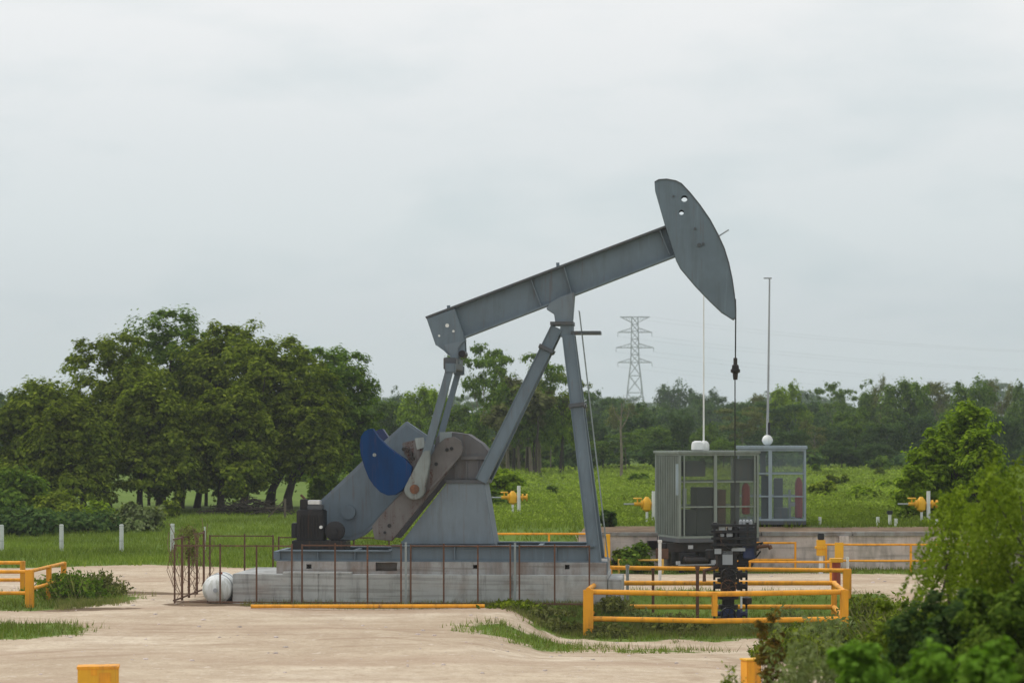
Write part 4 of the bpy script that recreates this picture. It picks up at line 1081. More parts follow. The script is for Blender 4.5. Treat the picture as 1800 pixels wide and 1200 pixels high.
# walking beam: deep I section with boxed tail
VB = .0
topL, topR = J.p(749, 557, VB), J.p(1169, 397.5, VB)
botL, botR = J.p(818, 594, VB), J.p(1189, 451, VB)
web = [(749, 557), (1169, 397.5), (1189, 451), (818, 594), (817, 598), (766, 607)]
mb = MB(); mb.prism(J.poly(web, VB), -.022, .022)
d = (topR - topL).normalized(); nrm = Vector((-d.z, 0, d.x))
mb.bar(botL + nrm * .025, botR + nrm * .025, .42, .05)
beam = mb.build('walking_beam', M['grey_paint'], unit_root)
MB().bar(topL - nrm * .03, topR - nrm * .03, .42, .058).build('top_flange', M['grey_dark'], beam)
mb = MB()
for xt, yt, xb, yb in ((800, 541, 816, 592), (934, 489, 952, 542), (992, 467, 1006, 521), (1160, 403, 1178, 452)):
    a = J.p(xt, yt + 3, VB); b = J.p(xb, yb - 2, VB)
    for s_ in (-1, 1): mb.bar((a.x, s_ * .105, a.z), (b.x, s_ * .105, b.z), .018, .165, up=(0, 1, 0))
mb.build('stiffener', M['grey_light'], beam)
mb = MB()
for x_, y_ in ((789, 543), (981, 468)):
    a = J.p(x_, y_, VB); mb.bar((a.x, 0, a.z - .05), (a.x - .01, 0, a.z + .10), .09, .05)
mb.build('lug', M['grey_paint'], beam)
tail = J.poly([(750, 560), (799, 542), (817, 597), (818, 618), (806, 627), (788, 624), (780, 616), (766, 606)], -.19)
cutb = MB()
mb = MB(); mb.prism(tail, -.195, -.165); mb.prism(tail, .165, .195)
mb.prism(J.poly([(766, 600), (817, 592), (818, 600), (768, 607)], -.19), -.16, .16)
mb.build('tail_bearing_housing', M['grey_paint'], beam, bevel=.006)
bits('white_spot', M['white_paint'], beam, [(*J.uw(x_, y_, -.2), r) for x_, y_, r in ((786, 572, .055), (797, 582, .035), (772, 590, .03))], .04, -.205, -.195)  # white discs stand in for small bright spots on the tail
# horse head
hh_ = [(1151, 320), (1158, 316), (1172, 315), (1188, 318), (1198, 323), (1213, 339), (1230, 360), (1248, 386), (1262, 412), (1273, 436), (1281, 462), (1287, 490), (1291, 518), (1293, 545), (1293, 557), (1289, 561),
       (1270, 549), (1248, 528), (1222, 501), (1196, 470), (1189, 456), (1180, 428), (1170, 397), (1160, 362), (1152, 334)]
vh = -.27
holes = MB()
for x_, y_, r in ((1203, 351, .088), (1198, 375, .07)):
    q = J.p(x_, y_, 0); holes.lathe([(r, -.6), (r, .6)], (q.x, 0, q.z), 'y', 14)
mb = MB(); P_ = J.poly(hh_, vh); mb.prism(P_, -.27, -.235); 
head = mb.build('horse_head', M['grey_paint'], beam, cut=holes)
mb = MB(); mb.prism(P_, .235, .27); mb.build('head_cheek', M['grey_paint'], head, cut=holes)
# curved cable face and back plate between the cheeks
mb = MB()
arc = P_[0:16]
for i in range(len(arc) - 1):
    a = Vector((arc[i][0], 0, arc[i][1])); b = Vector((arc[i + 1][0], 0, arc[i + 1][1])); e_ = b - a; mb.bar(a, b, .58, .03, up=(-e_.z, 0, e_.x))
mb.build('cable_face', M['grey_dark'], head)
mb = MB(); back = P_[16:] + [P_[0]]
for i in range(len(back) - 1):
    a = Vector((back[i][0], 0, back[i][1])); b = Vector((back[i + 1][0], 0, back[i + 1][1])); e_ = b - a; mb.bar(a, b, .46, .02, up=(-e_.z, 0, e_.x))
mb.build('back_plate', M['grey_paint'], head)
bits('bolt', M['grey_dark'], head, [(*J.uw(x_, y_, vh), r) for x_, y_, r in ((1222, 402, .035), (1229, 431, .06), (1236, 429, .04), (1184, 345, .03))], .04, -.30, -.268)
mb = MB(); a = J.p(1262, 416, 0); b = J.p(1281, 404, 0); mb.bar(a, b, .04, .035); mb.build('cable_keeper', M['galvanised'], head)

# centre bearing and samson post
mb = MB(); mb.prism(J.poly([(960, 543), (966, 533), (984, 522), (1010, 513), (1006, 566), (976, 566), (974, 552)], -.25), -.28, .28); cb = mb.build('centre_bearing', M['grey_light'], unit_root, bevel=.015)
mb = MB(); a = J.uw(967, 571, -.4); b = J.uw(1008, 565, -.4); mb.box(a[0], b[0], -.42, .42, a[1], b[1]); mb.build('bearing_plate', M['grey_dark'], cb)
mb = MB(); a = J.uw(985, 591, -.3); b = J.uw(1007, 571, -.3); mb.box(a[0], b[0], -.36, .36, a[1], b[1] - .002); mb.build('post_cap', M['grey_paint'], unit_root)
def leg(pt, pb, vt, vb, w, name, flanges):
    a = J.p(*pt, -.9 if vb < 0 else -.9); b = J.p(*pb, -1.1)
    a = Vector((a.x, vt, a.z)); b = Vector((b.x, vb, b.z))
    m = MB(); dd = (b - a).normalized(); sx = Vector((0, 1, 0)).cross(dd).normalized(); sy = dd.cross(sx).normalized()
    # H section: web plus two flanges
    m.bar(a, b, w, .26, w * 1.08, .28, up=(0, 1, 0)) if False else None
    for s_ in (-1, 1):
        m.bar(a + sx * s_ * (w / 2 - .012), b + sx * s_ * (w / 2 - .012), .024, .30, up=(0, 1, 0))
    m.bar(a - sy * .10, b - sy * .10, w - .052, .03, up=(0, 1, 0))
    m.bar(a + sy * .10, b + sy * .10, w - .052, .03, up=(0, 1, 0))
    o = m.build(name, M['grey_paint'], unit_root)
    for t in flanges:
        q = a.lerp(b, t); f = MB(); f.bar(q - dd * .05, q + dd * .05, w + .09, .40, up=(0, 1, 0)); f.build('leg_flange', M['grey_dark'], o)
    return o
for sgn in (-1, 1):
    leg((997, 588), (1047, 991), .28 * sgn, 1.1 * sgn, .34, 'front_leg', (.31,))
    leg((976, 574), (843, 846), .24 * sgn, .70 * sgn, .33, 'rear_leg', (.14,))
# ladder up the front leg with its small landing
lad = MB(); a = J.p(1017, 545, -.55); b = J.p(1069, 985, -.9)
a = Vector((a.x, -.35, a.z)); b = Vector((b.x, -1.0, b.z)); off = Vector((.0, .38, 0))
lad.tube([a, b], .012, 6); lad.tube([a + off, b + off], .012, 6)
for t in np.linspace(.04, .98, 24): q = a.lerp(b, t); lad.tube([q, q + off], .012, 5)
lad.build('ladder', M['pale_metal'], unit_root)
mb = MB(); a = J.uw(1004, 582, -.3); b = J.uw(1056, 587, -.3); mb.box(a[0], b[0], -.42, .3, b[1], a[1]); mb.build('landing', M['grey_dark'], unit_root)
# bridle and carrier bar
q1 = J.p(1292, 545, 0); ux = q1.x + .02
mb = MB()
for v in (-.13, .13): mb.tube([(ux - .01, v, q1.z + .3), (ux, v, q1.z), (ux - .01, v * .8, J.uw(1291, 642, 0)[1])], .017, 6)
mb.build('bridle_cable', M['black_grease'], unit_root)
zc = J.uw(1291, 648, 0)[1]
mb = MB(); mb.lathe([(.05, zc + .30), (.055, zc + .28), (.055, zc + .12), (.09, zc + .1), (.10, zc), (.13, zc - .02), (.13, zc - .10), (.075, zc - .12), (.06, zc - .3)], (ux - .01, 0, 0), 'z', 12)
mb.box(ux - .10, ux + .08, -.24, .24, zc - .06, zc + .06); mb.build('carrier_bar', M['black_grease'], unit_root)
zt = J.uw(1291, 930, 0)[1]
mb = MB(); mb.tube([(ux - .02, 0, zc), (ux - .02, 0, zt)], .016, 8); mb.build('polished_rod', M['black_grease'], unit_root)

# prime mover on the skid: black engine
er = empty('gas_engine', J.world(J.uw(545, 0, -.2)[0], -.2, wl + .005), J.rz, 'black engine with a white tank cap on the left end of the skid', 'engine')
E = Frame(er.location.x, er.location.y, er.location.z, 4.5)
def ebox(mb, x0, x1, y0, y1, v0, v1):
    a = E.uw(x0, y1, v0); b = E.uw(x1, y0, v0); mb.box(a[0], b[0], v0, v1, a[1], b[1]); return mb
ebox(MB(), 513, 608, 950, 965, -.42, .42).build('mounting_frame', M['black_grease'], er)
mb = MB(); ebox(mb, 521, 568, 896, 951, -.34, .34); eb = mb.build('engine_block', M['black_paint'], er, bevel=.03)
mb = MB()
for i, x_ in enumerate(range(526, 566, 5)): ebox(mb, x_, x_ + 1.6, 905, 945, -.375, -.335)
mb.build('cooling_fin', M['black_grease'], eb)
ebox(MB(), 512, 521, 919, 945, -.28, .28).build('side_cover', M['black_paint'], er, bevel=.02)
ebox(MB(), 527, 540, 877, 896.5, -.14, .14).build('air_intake', M['black_grease'], er, bevel=.02)
ebox(MB(), 540, 566, 886.5, 896, -.2, .2).build('cylinder_head', M['grey_dark'], er, bevel=.02)
ebox(MB(), 541, 562, 879, 886, -.18, .12).build('tank_cap', M['white_paint'], er, bevel=.01)
q = E.p(588, 933, -.3); mb = MB(); mb.lathe([(.25, -.30), (.27, -.29), (.27, -.12), (.25, -.11)], (q.x, 0, q.z), 'y', 26); mb.lathe([(.09, -.34), (.09, -.30)], (q.x, 0, q.z), 'y', 12)
mb.lathe([(.19, -.02), (.19, .3)], (q.x, 0, q.z), 'y', 20)
mb.build('flywheel', M['black_paint'], er, smooth=True)
q = E.p(564, 926, -.4); mb = MB(); mb.lathe([(.045, -.42), (.045, -.33)], (q.x, 0, q.z), 'y', 10); mb.build('gauge', M['white_paint'], er)
mb = MB(); q = E.p(534, 880, 0); mb.tube([(q.x, .2, q.z - .4), (q.x, .2, q.z + .05), (q.x - .12, .22, q.z + .16)], .035, 8); mb.build('exhaust_pipe', M['rust_iron'], er)

# ------------------------------------------------------------------ rusty guard fence round the unit
def rust_panel(us, v, z0, z1, label, light=()):
    """panel in the plane v = const; posts at the given local u"""
    c = J.world(us[0], v, z0)
    root = empty('guard_fence', c, J.rz, label, 'fence panel', 'rusty guard fence panels round the pumping unit')
    for i, u in enumerate(us):
        mb = MB(); h = z1 - z0 + (.03 if i % 2 else 0); mb.bar((u - us[0], 0, 0), (u - us[0], 0, h), .042, .042); mb.build('post', M['pale_metal' if i in light else 'rust_iron'], root)
    for w in (.04, z1 - z0 - .03):
        mb = MB(); mb.bar((0, 0, w), (us[-1] - us[0], 0, w), .035, .035); mb.build('rail', M['rust_iron'], root)
def U(px, v): return J.uw(px, 0, v)[0]
VF = -2.35
zF = .06
rust_panel([U(x, VF) for x in (307, 387, 451, 513)], VF, zF, 1.64, 'leftmost rusty fence panel in front of the white tank')
rust_panel([U(x, VF) for x in (531, 589, 646, 705)], VF, zF, 1.66, 'rusty fence panel in front of the engine end of the plinth')
rust_panel([U(x, VF) for x in (722, 780, 840, 897)], VF, zF, 1.66, 'rusty fence panel in front of the pedestal')
rust_panel([U(x, VF) for x in (913, 975, 1036)], VF, zF, 1.66, 'rusty fence panel at the samson leg end of the plinth')
for x_, lab in ((713, 'pale fence post between the second and third rusty panels'), (905, 'pale fence post between the third and fourth rusty panels')):
    c = J.world(U(x_, VF), VF + .05, .0)
    tag(MB().bar((0, 0, -.1), (0, 0, 1.72), .06, .06).build('fence_post', M['pale_yellow'] if False else M['pale_metal']), lab, 'fence post').location = c
# side panel on the left running back, and the back run
ul_ = U(307, VF)
root = empty('guard_fence', J.world(ul_ - .03, VF, .05), J.rz, 'rusty fence side running back at the left end, wrapped in a dry vine', 'fence panel', 'rusty guard fence panels round the pumping unit')
for i, (px, v) in enumerate(((322, -1.2), (334, -.1), (348, 1.2), (360, 2.3))):
    uu = U(px, v) - ul_; mb = MB(); mb.bar((uu, v - VF, 0), (uu, v - VF, 1.78), .055, .055); mb.build('post', M['rust_iron'], root)
for w in (.08, 1.72):
    pts = [(0, 0, w)] + [(U(px, v) - ul_, v - VF, w) for px, v in ((322, -1.2), (334, -.1), (348, 1.2), (360, 2.3))]
    mb = MB()
    for a, b in zip(pts[:-1], pts[1:]): mb.bar(a, b, .04, .04)
    mb.build('rail', M['rust_iron'], root)
rust_panel([U(x, 2.4) for x in (369, 430, 480)], 2.4, .06, 1.70, 'rusty fence panel behind the left end of the plinth')
rust_panel([U(x, 2.4) for x in (490, 560, 622, 684)], 2.4, .06, 1.66, 'rusty fence panel behind the engine')
# dry vine
g = np.random.default_rng(15)
vr = empty('dry_vine', J.world(U(332, -.6), -.5, .05), J.rz, 'brown dry vine climbing the left end of the rusty fence', 'vine')
mb = MB()
for q in range(24):
    x_ = g.normal() * .25; p_ = [Vector((x_, g.normal() * .5, g.uniform(0, .6)))]
    for k in range(5): p_.append(p_[-1] + Vector((g.normal() * .10, g.normal() * .12, g.uniform(.15, .42))))
    mb.tube([p for p in p_ if p.z < 2.3] if len([p for p in p_ if p.z < 2.3]) > 1 else p_[:2], .009, 4)
mb.build('stems', M['dry_vine'], vr)
P, N, C = crown_pts([(0, 0, 1.75, .34, .6, .42), (.05, 0, 1.2, .28, .5, .4)], 30, 16, .16, g, .2); obj('leaves', leaf_mesh('leaves', P, N, .05, M['leaf_dry'], g, 2.0), vr)

# white tank beside the plinth
c0 = at(380.5, 1036, 61.9); rt = .40
tr = empty('white_tank', (c0.x, c0.y, H(c0.x, c0.y)), 0, 'white round-ended tank lying at the left end of the concrete plinth', 'tank')
mb = MB(); cz = c0.z - tr.location.z
prof = [(rt * math.sin(R(a)), -.0 + rt * .8 * (1 - math.cos(R(a)))) for a in (2, 15, 30, 45, 60, 75, 90)]
prof = [(r, h) for r, h in prof] + [(rt, 1.7)] + [(rt * math.sin(R(a)), 1.7 + rt * .8 * math.cos(R(a))) for a in (75, 60, 45, 30, 15, 2)]
mb.lathe(prof, (0, -.2, cz), 'y', 32); mb.build('shell', M['tank_paint'], tr, smooth=True)
for t_ in (.35, 1.15): mb = MB(); mb.torus((0, t_, cz), rt, .018, 'y', 32, 6); mb.build('strap', M['galvanised'], tr, smooth=True)
mb = MB(); mb.lathe([(.06, -.26), (.06, -.19)], (0, 0, cz), 'y', 12); mb.build('end_fitting', M['galvanised'], tr)
mb = MB(); mb.box(-.28, .28, .15, .3, -.05, cz - .2); mb.box(-.28, .28, 1.1, 1.25, -.05, cz - .2); mb.build('saddle', M['grey_dark'], tr)
mb = MB(); mb.lathe([(.05, cz + rt - .02), (.05, cz + rt + .05)], (.05, .5, 0), 'z', 10); mb.build('valve_cap', M['maroon_paint'], tr)

# loose yellow pipe on the ground before the plinth
a = at(441, 1073, 60.0); b = at(852, 1074, 60.1); a.z = H(a.x, a.y) + .05; b.z = H(b.x, b.y) + .05
mid = (a + b) / 2
pr = MB(); pp = []
for t in np.linspace(0, 1, 12): q = a.lerp(b, t); q.z = .075; pp.append(q - mid)
pr.tube(pp, .05, 10)
for k in (): pr.tube([pp[k] - Vector((.06, 0, 0)), pp[k] + Vector((.06, 0, 0))], .06, 10)
o = pr.build('ground_pipe', M['orange_paint']); o.location = mid; tag(o, 'long orange-yellow pipe lying on the sand in front of the plinth', 'pipe')

# ------------------------------------------------------------------ orange railings
def railing(name, runs, label, matn='orange_paint', group=None, post=.12, rail=.09, cat='railing', ht=None, tube=False):
    """runs: list of dicts(posts=[(x,y,ztop[,width])], rails=[drop below top,...])"""
    x0, y0 = runs[0]['posts'][0][:2]; z0 = H(x0, y0)
    root = empty(name, (x0, y0, z0), 0, label, cat, group)
    O = Vector((x0, y0, z0))
    seen = set()
    for r_ in runs:
        ps = r_['posts']
        for p in ps:
            if (round(p[0], 2), round(p[1], 2)) in seen: continue
            seen.add((round(p[0], 2), round(p[1], 2)))
            w = p[3] if len(p) > 3 else post
            if w <= 0: continue
            zb = p[4] if len(p) > 4 else H(p[0], p[1]) - .15
            m = MB(); m.box(p[0] - w / 2 - O.x, p[0] + w / 2 - O.x, p[1] - post / 2 - O.y, p[1] + post / 2 - O.y, zb - O.z, p[2] - O.z)
            m.build('post', M[matn], root, bevel=.008)
        for dz in r_['rails']:
            m = MB(); pts = [Vector((p[0], p[1], p[2] - dz - .001)) - O for p in ps]
            for a, b in zip(pts[:-1], pts[1:]):
                dd = (b - a).normalized() * (rail / 2); m.tube([a - dd, b + dd], rail / 2, 10)
            m.build('rail', M[matn], root, smooth=True)
    return root
def jw(px, py, v): 
    u, w = J.uw(px, py, v); q = J.world(u, v, w); return q
VA, VBk = -4.3, 1.5
fl, fr = jw(1034, 1036, VA), jw(1484, 1036, VA); fm = jw(1256, 1040, VA)
bl, br = jw(1054, 1021, VBk), jw(1466, 1021, VBk)
railing('well_railing', [
    dict(posts=[(fl.x, fl.y, fl.z, .26), (fm.x, fm.y, fm.z, .14, jw(1256, 1082, VA).z), (fr.x, fr.y, fr.z, .20)], rails=[.05, .74]),
    dict(posts=[(bl.x, bl.y, bl.z, .12), (br.x, br.y, br.z, .14)], rails=[.05, .72]),
    dict(posts=[(fl.x, fl.y, fl.z, .26), (bl.x, bl.y, bl.z, .12)], rails=[.0, .70]),
    dict(posts=[(fr.x, fr.y, fr.z, .20), (br.x, br.y, br.z, .14)], rails=[.05, .72]),
], 'orange pipe railing round the well head in the foreground hollow', post=.16, rail=.135)
# longer railing behind it
a, b = at(1072, 994, 66.8), at(1489, 999, 66.2); m_ = at(1240, 996, 66.6)
railing('long_railing', [dict(posts=[(a.x, a.y, a.z, .14), (m_.x, m_.y, m_.z, .0), (b.x, b.y, b.z, .24)], rails=[.05])],
        'long orange rail behind the well railing, from the samson foot to the right corner post', rail=.12, post=.14)
a, b = at(1285, 984, 70.5), at(1462, 985, 70.2)
railing('short_railing', [dict(posts=[(a.x, a.y, a.z, .12), (b.x, b.y, b.z, .12)], rails=[.04])], 'dull orange rail ending at the maroon bollard', matn='maroon_paint' if False else 'orange_paint', rail=.07)
# maroon bollard with yellow cap
c = at(1470, 984, 67.4); bz = H(c.x, c.y)
root = empty('bollard', (c.x, c.y, bz), 0, 'maroon bollard with a flat yellow cap behind the right corner of the well railing', 'bollard')
MB().lathe([(.13, -.2), (.13, c.z - bz - .06)], (0, 0, 0), 'z', 16).build('column', M['maroon_paint'], root, smooth=True)
MB().box(-.19, .19, -.15, .15, c.z - bz - .06, c.z - bz + .06).build('cap', M['yellow_paint'], root, bevel=.01)
MB().tube([(.32, -.1, -.1), (.32, -.1, c.z - bz + .1)], .04, 8).build('side_pipe', M['white_paint'], root)

# left railing
L1 = at(52, 1001, 61.0); L0 = at(-60, 1001, 61.0); L2 = at(112, 0, 65.2); L2.z = H(L2.x, L2.y) + .93
Lm = L1.lerp(L2, .55); B1 = at(40, 0, 66.0); B1.z = H(B1.x, B1.y) + .92; B0 = at(-60, 0, 66.0); B0.z = B1.z
railing('corner_railing', [
    dict(posts=[(L1.x, L1.y, L1.z, .22), (L0.x, L0.y, L0.z, .14)], rails=[.05, .62]),
    dict(posts=[(L1.x, L1.y, L1.z, .22), (Lm.x, Lm.y, Lm.z, .13), (L2.x, L2.y, L2.z, .14)], rails=[.04, .52]),
    dict(posts=[(B1.x, B1.y, B1.z, .13), (B0.x, B0.y, B0.z, .13)], rails=[.05, .55]),
], 'orange pipe railing with a square corner post at the left edge', rail=.10, post=.15)

# back railings by the wall
def straight(px0, px1, D, ytop, ylow, posts, label, matn='pale_yellow', rail=.07, post=.07, name='wall_railing'):
    ps = []
    for px in posts:
        q = at(px, ytop, D); ps.append((q.x, q.y, q.z, post))
    railing(name, [dict(posts=ps, rails=[.03, (ylow - ytop) * D / FPX])], label, matn=matn, rail=rail, post=post, group='yellow railings along the retaining wall')
straight(1452, 1748, 76.2, 955, 985, (1452, 1601, 1748), 'yellow railing before the wall at the far right', 'orange_paint')
straight(1300, 1398, 76.6, 952, 983, (1318, 1398), 'short yellow railing between the left cabin and the black-capped bollard', 'orange_paint')
straight(868, 1040, 76.4, 936, 972, (868, 965, 1040), 'yellow railing behind the pedestal and front samson leg', 'orange_paint')
straight(1083, 1165, 76.0, 982, 1000, (1088, 1103, 1165), 'low faded railing left of the cabin on legs', 'pale_yellow')
# upright yellow guard posts
for px, D, yt, w, lab in ((1068, 73.5, 938, .17, 'thin yellow upright post right of the front samson leg'),
                          (1475, 75.0, 953, .28, 'wide yellow plate post right of the black-capped bollard')):
    c = at(px, yt, D); z = H(c.x, c.y); root = empty('guard_post', (c.x, c.y, z), 0, lab, 'post')
    MB().box(-w / 2, w / 2, -.06, .06, -.1 if w < .2 else .55, c.z - z).build('column', M['yellow_paint'], root, bevel=.01)
    if w > .2: MB().tube([(0, 0, -.1), (0, 0, .55)], .05, 10).build('stake', M['white_paint'], root)
    else: MB().tube([(-.22, 0, c.z - z - .7), (0, 0, c.z - z - .7)], .03, 8).build('arm', M['yellow_paint'], root)
c = at(1443, 937, 75.4); z = H(c.x, c.y); hh = c.z - z
root = empty('marker_post', (c.x, c.y, z), 0, 'yellow marker post with a black cap and white foot beside the wall railing', 'marker post')
MB().tube([(0, 0, -.1), (0, 0, hh * .45)], .07, 12).build('foot', M['white_paint'], root)
mb = MB(); mb.box(-.14, .14, -.12, .12, hh * .45, hh * .84); mb.box(-.19, .19, -.16, .16, hh * .62, hh * .68); mb.build('body', M['yellow_paint'], root, bevel=.01)
MB().box(-.10, .10, -.1, .1, hh * .84, hh).build('cap', M['black_paint'], root, bevel=.02)
c = at(1520, 975, 75.0); z = H(c.x, c.y)
root = empty('ground_valve', (at(1718, 990, 74.5).x, 74.5, H(at(1718, 990, 74.5).x, 74.5)), 0, 'low yellow valve box half hidden by the willow-like tree', 'valve')
mb = MB(); mb.box(-.35, .3, -.15, .15, .35, .58); mb.tube([(-.5, 0, .45), (.5, 0, .45)], .08, 10); mb.build('body', M['yellow_paint'], root, bevel=.02)
mb = MB(); mb.tube([(-.5, -.02, -.1), (-.5, -.02, .75)], .05, 8); mb.tube([(.2, 0, -.1), (.2, 0, .36)], .05, 8); mb.build('pipe', M['white_paint'], root)

# white concrete fence posts on the left
PG = 'white concrete posts of the field fence'
for px, yt, lab in ((3, 922, 'white fence post cut by the left edge'), (108, 921, 'white fence post above the left orange railing'),
                    (213.5, 921, 'white fence post midway between the railing and the rusty fence'), (303, 920, 'white fence post touching the rusty fence'),
                    (360, 925, 'faint slim fence post behind the rusty fence corner')):
    c = at(px, yt, 90.5); z = H(c.x, c.y)
    w = .15 if px != 360 else .06
    o = MB().box(-w / 2, w / 2, -w / 2, w / 2, -.3, c.z - z).build('fence_post', M['concrete_post'], bevel=.015); o.location = (c.x, c.y, z); tag(o, lab, 'fence post', PG)

# ------------------------------------------------------------------ well head
wroot = J.world(ux - .02, 0, 0); wz = H(wroot.x, wroot.y)
W = Frame(wroot.x, wroot.y, wz, 4.5)
wr = empty('wellhead', (wroot.x, wroot.y, wz), W.rz, 'dark greasy well head tree of stacked valves under the hanging rod', 'well head')
cx_ = W.uw(1280, 0, 0)[0]
def zz(py): return W.uw(1280, py, 0)[1]
MB().lathe([(.28, -.2), (.28, zz(1092)), (.24, zz(1088))], (cx_, 0, 0), 'z', 20).build('casing', M['pale_metal'], wr, smooth=True)
mb = MB(); pr_ = []
for y0, y1, r in ((1090, 1084, .30), (1084, 1070, .19), (1070, 1062, .27), (1062, 1052, .17), (1052, 1046, .29), (1046, 1040, .29), (1040, 1022, .20), (1022, 1016, .30), (1016, 1004, .22), (1004, 998, .27)):
    pr_ += [(r, zz(y0)), (r, zz(y1) - .002)]
mb.lathe(pr_, (cx_, 0, 0), 'z', 18); mb.build('spool', M['black_grease'], wr)
for i, (y_, r, mt) in enumerate(((1078, .20, 'blue_dark'), (1030, .22, 'black_grease'), (1010, .19, 'black_grease'))):
    mb = MB(); mb.tube([(cx_ - .40, 0, zz(y_)), (cx_ + .52, 0, zz(y_))], .07, 10)
    for s_ in (-.38, .36, .50): mb.tube([(cx_ + s_ - .03, 0, zz(y_)), (cx_ + s_ + .03, 0, zz(y_))], .14, 12)
    mb.box(cx_ + .24, cx_ + .34, -.11, .11, zz(y_) - .1, zz(y_) + .12)
    mb.box(cx_ - .14, cx_ + .14, -.36, -.1, zz(y_) - .15, zz(y_) + .15)
    vo = mb.build('side_valve', M[mt], wr)
    mb = MB(); mb.torus((cx_, -.48, zz(y_)), .2, .022, 'y'); mb.tube([(cx_, -.5, zz(y_)), (cx_, -.3, zz(y_))], .03, 8)
    for k in range(3):
        a = R(60 * k + 15); mb.tube([(cx_ - .2 * math.cos(a), -.48, zz(y_) - .2 * math.sin(a)), (cx_ + .2 * math.cos(a), -.48, zz(y_) + .2 * math.sin(a))], .014, 5)
    mb.build('hand_wheel', M['rust_iron' if i % 2 else 'black_grease'], vo)
# upper body: blow-out preventer and stuffing box
mb = MB()
def wb(mb, x0, x1, y0, y1, v0, v1):
    a = W.uw(x0, y1, v0); b = W.uw(x1, y0, v0); mb.box(a[0], b[0], v0, v1, a[1], b[1])
wb(mb, 1262, 1296, 975, 998, -.2, .2); wb(mb, 1254, 1300, 962, 975, -.26, .26); wb(mb, 1266, 1292, 946, 962, -.2, .2)
mb.build('preventer', M['black_grease'], wr, bevel=.015)
mb = MB(); wb(mb, 1270, 1288, 968, 992, -.26, -.21); wb(mb, 1256, 1268, 964, 973, -.30, -.262); wb(mb, 1286, 1310, 962, 968, -.3, -.262); mb.build('name_plate', M['galvanised'], wr)
# hydraulic drive frame
mb = MB()
for x_ in (1254, 1292): wb(mb, x_, x_ + 4, 921, 962, -.35, -.28); wb(mb, x_, x_ + 4, 921, 962, .28, .35)
for y_ in (921, 932, 944, 955): wb(mb, 1250, 1330, y_, y_ + 4, -.36, -.27); wb(mb, 1250, 1330, y_, y_ + 4, .27, .36)
wb(mb, 1312, 1316, 918, 962, -.35, -.28); wb(mb, 1326, 1330, 918, 975, -.35, -.28)
mb.build('drive_frame', M['black_paint'], wr)
mb = MB(); wb(mb, 1264, 1275, 924, 932, -.30, .1); wb(mb, 1280, 1287, 925, 931, -.30, .1); wb(mb, 1266, 1273, 938, 943, -.30, .1); wb(mb, 1277, 1288, 937, 943, -.3, .1)
mb.build('gauge_box', M['galvanised'], wr, bevel=.01)
mb = MB(); wb(mb, 1300, 1326, 924, 958, -.18, .2); mb.build('motor_housing', M['grey_dark'], wr, bevel=.03)
mb = MB()
for x_ in (1302, 1308, 1314, 1320): q = W.p(x_, 922, -.1); mb.lathe([(.045, q.z - .1), (.045, q.z + .1), (.02, q.z + .14)], (q.x, 0, 0), 'z', 8)
mb.build('cap_bolt', M['galvanised'], wr)
mb = MB(); wb(mb, 1306, 1329, 958, 982, -.25, .2); mb.build('hydraulic_tank', M['blue_dark'], wr, bevel=.03)
mb = MB(); wb(mb, 1254, 1278, 932, 960, -.12, .22); wb(mb, 1278, 1300, 926, 944, .0, .25); wb(mb, 1252, 1262, 918, 930, -.1, .2); mb.build('valve_block', M['black_grease'], wr, bevel=.02)
for q in ((1284, 1302, 946, 972, -.16, .14), (1240, 1256, 966, 982, -.2, .1), (1298, 1316, 972, 990, -.1, .2)):
    mb = MB(); wb(mb, *q); mb.build('control_block', M['black_paint'], wr, bevel=.02)
mb = MB()
g = np.random.default_rng(33)
for q in range(9):
    a = W.p(g.uniform(1252, 1300), g.uniform(935, 985), 0); b = W.p(g.uniform(1296, 1345), g.uniform(945, 975), 0)
    v_ = g.uniform(-.35, .3); m1 = (a + b) / 2 + Vector((0, 0, -.25))
    mb.tube([(a.x, v_, a.z), ((a.x * 2 + m1.x) / 3, v_, m1.z + .08), (m1.x, v_, m1.z), ((b.x * 2 + m1.x) / 3, v_, m1.z + .1), (b.x, v_, b.z)], .025, 6)
mb.build('hose', M['black_grease'], wr, smooth=True)
mb = MB(); a = W.p(1290, 968, 0); b = W.p(1352, 958, 0); mb.tube([(a.x, 0, a.z), (b.x, 0, b.z)], .05, 8); mb.tube([(b.x, 0, b.z), (b.x + .05, 0, b.z - .1)], .06, 8)
a = W.p(1262, 996, 0); b = W.p(1238, 1002, 0); mb.tube([(a.x, 0, a.z), (b.x, 0, b.z), (b.x, 0, b.z - .3)], .05, 8); mb.build('flow_pipe', M['rust_iron'], wr)
mb = MB(); q = W.p(1291, 925, 0); mb.lathe([(.07, q.z - .6), (.07, q.z), (.045, q.z + .04), (.045, q.z + .16)], (ux - ux - .0 + .0, 0, 0), 'z', 12); mb.build('stuffing_box', M['black_grease'], wr)
mb = MB(); q = W.p(1303, 1040, -.4); q2 = W.p(1303, 1068, -.4); mb.tube([(q.x, -.4, q.z), (q.x, -.4, q2.z)], .03, 8); mb.build('sample_pipe', M['white_paint'], wr)
mb = MB(); q = W.p(1312, 1055, .2); mb.lathe([(.02, q.z - .12), (.15, q.z - .08), (.15, q.z + .08), (.03, q.z + .12)], (q.x, .2, 0), 'z', 12); mb.tube([(q.x, .2, -.2), (q.x, .2, q.z)], .03, 6); mb.build('choke', M['black_grease'], wr)
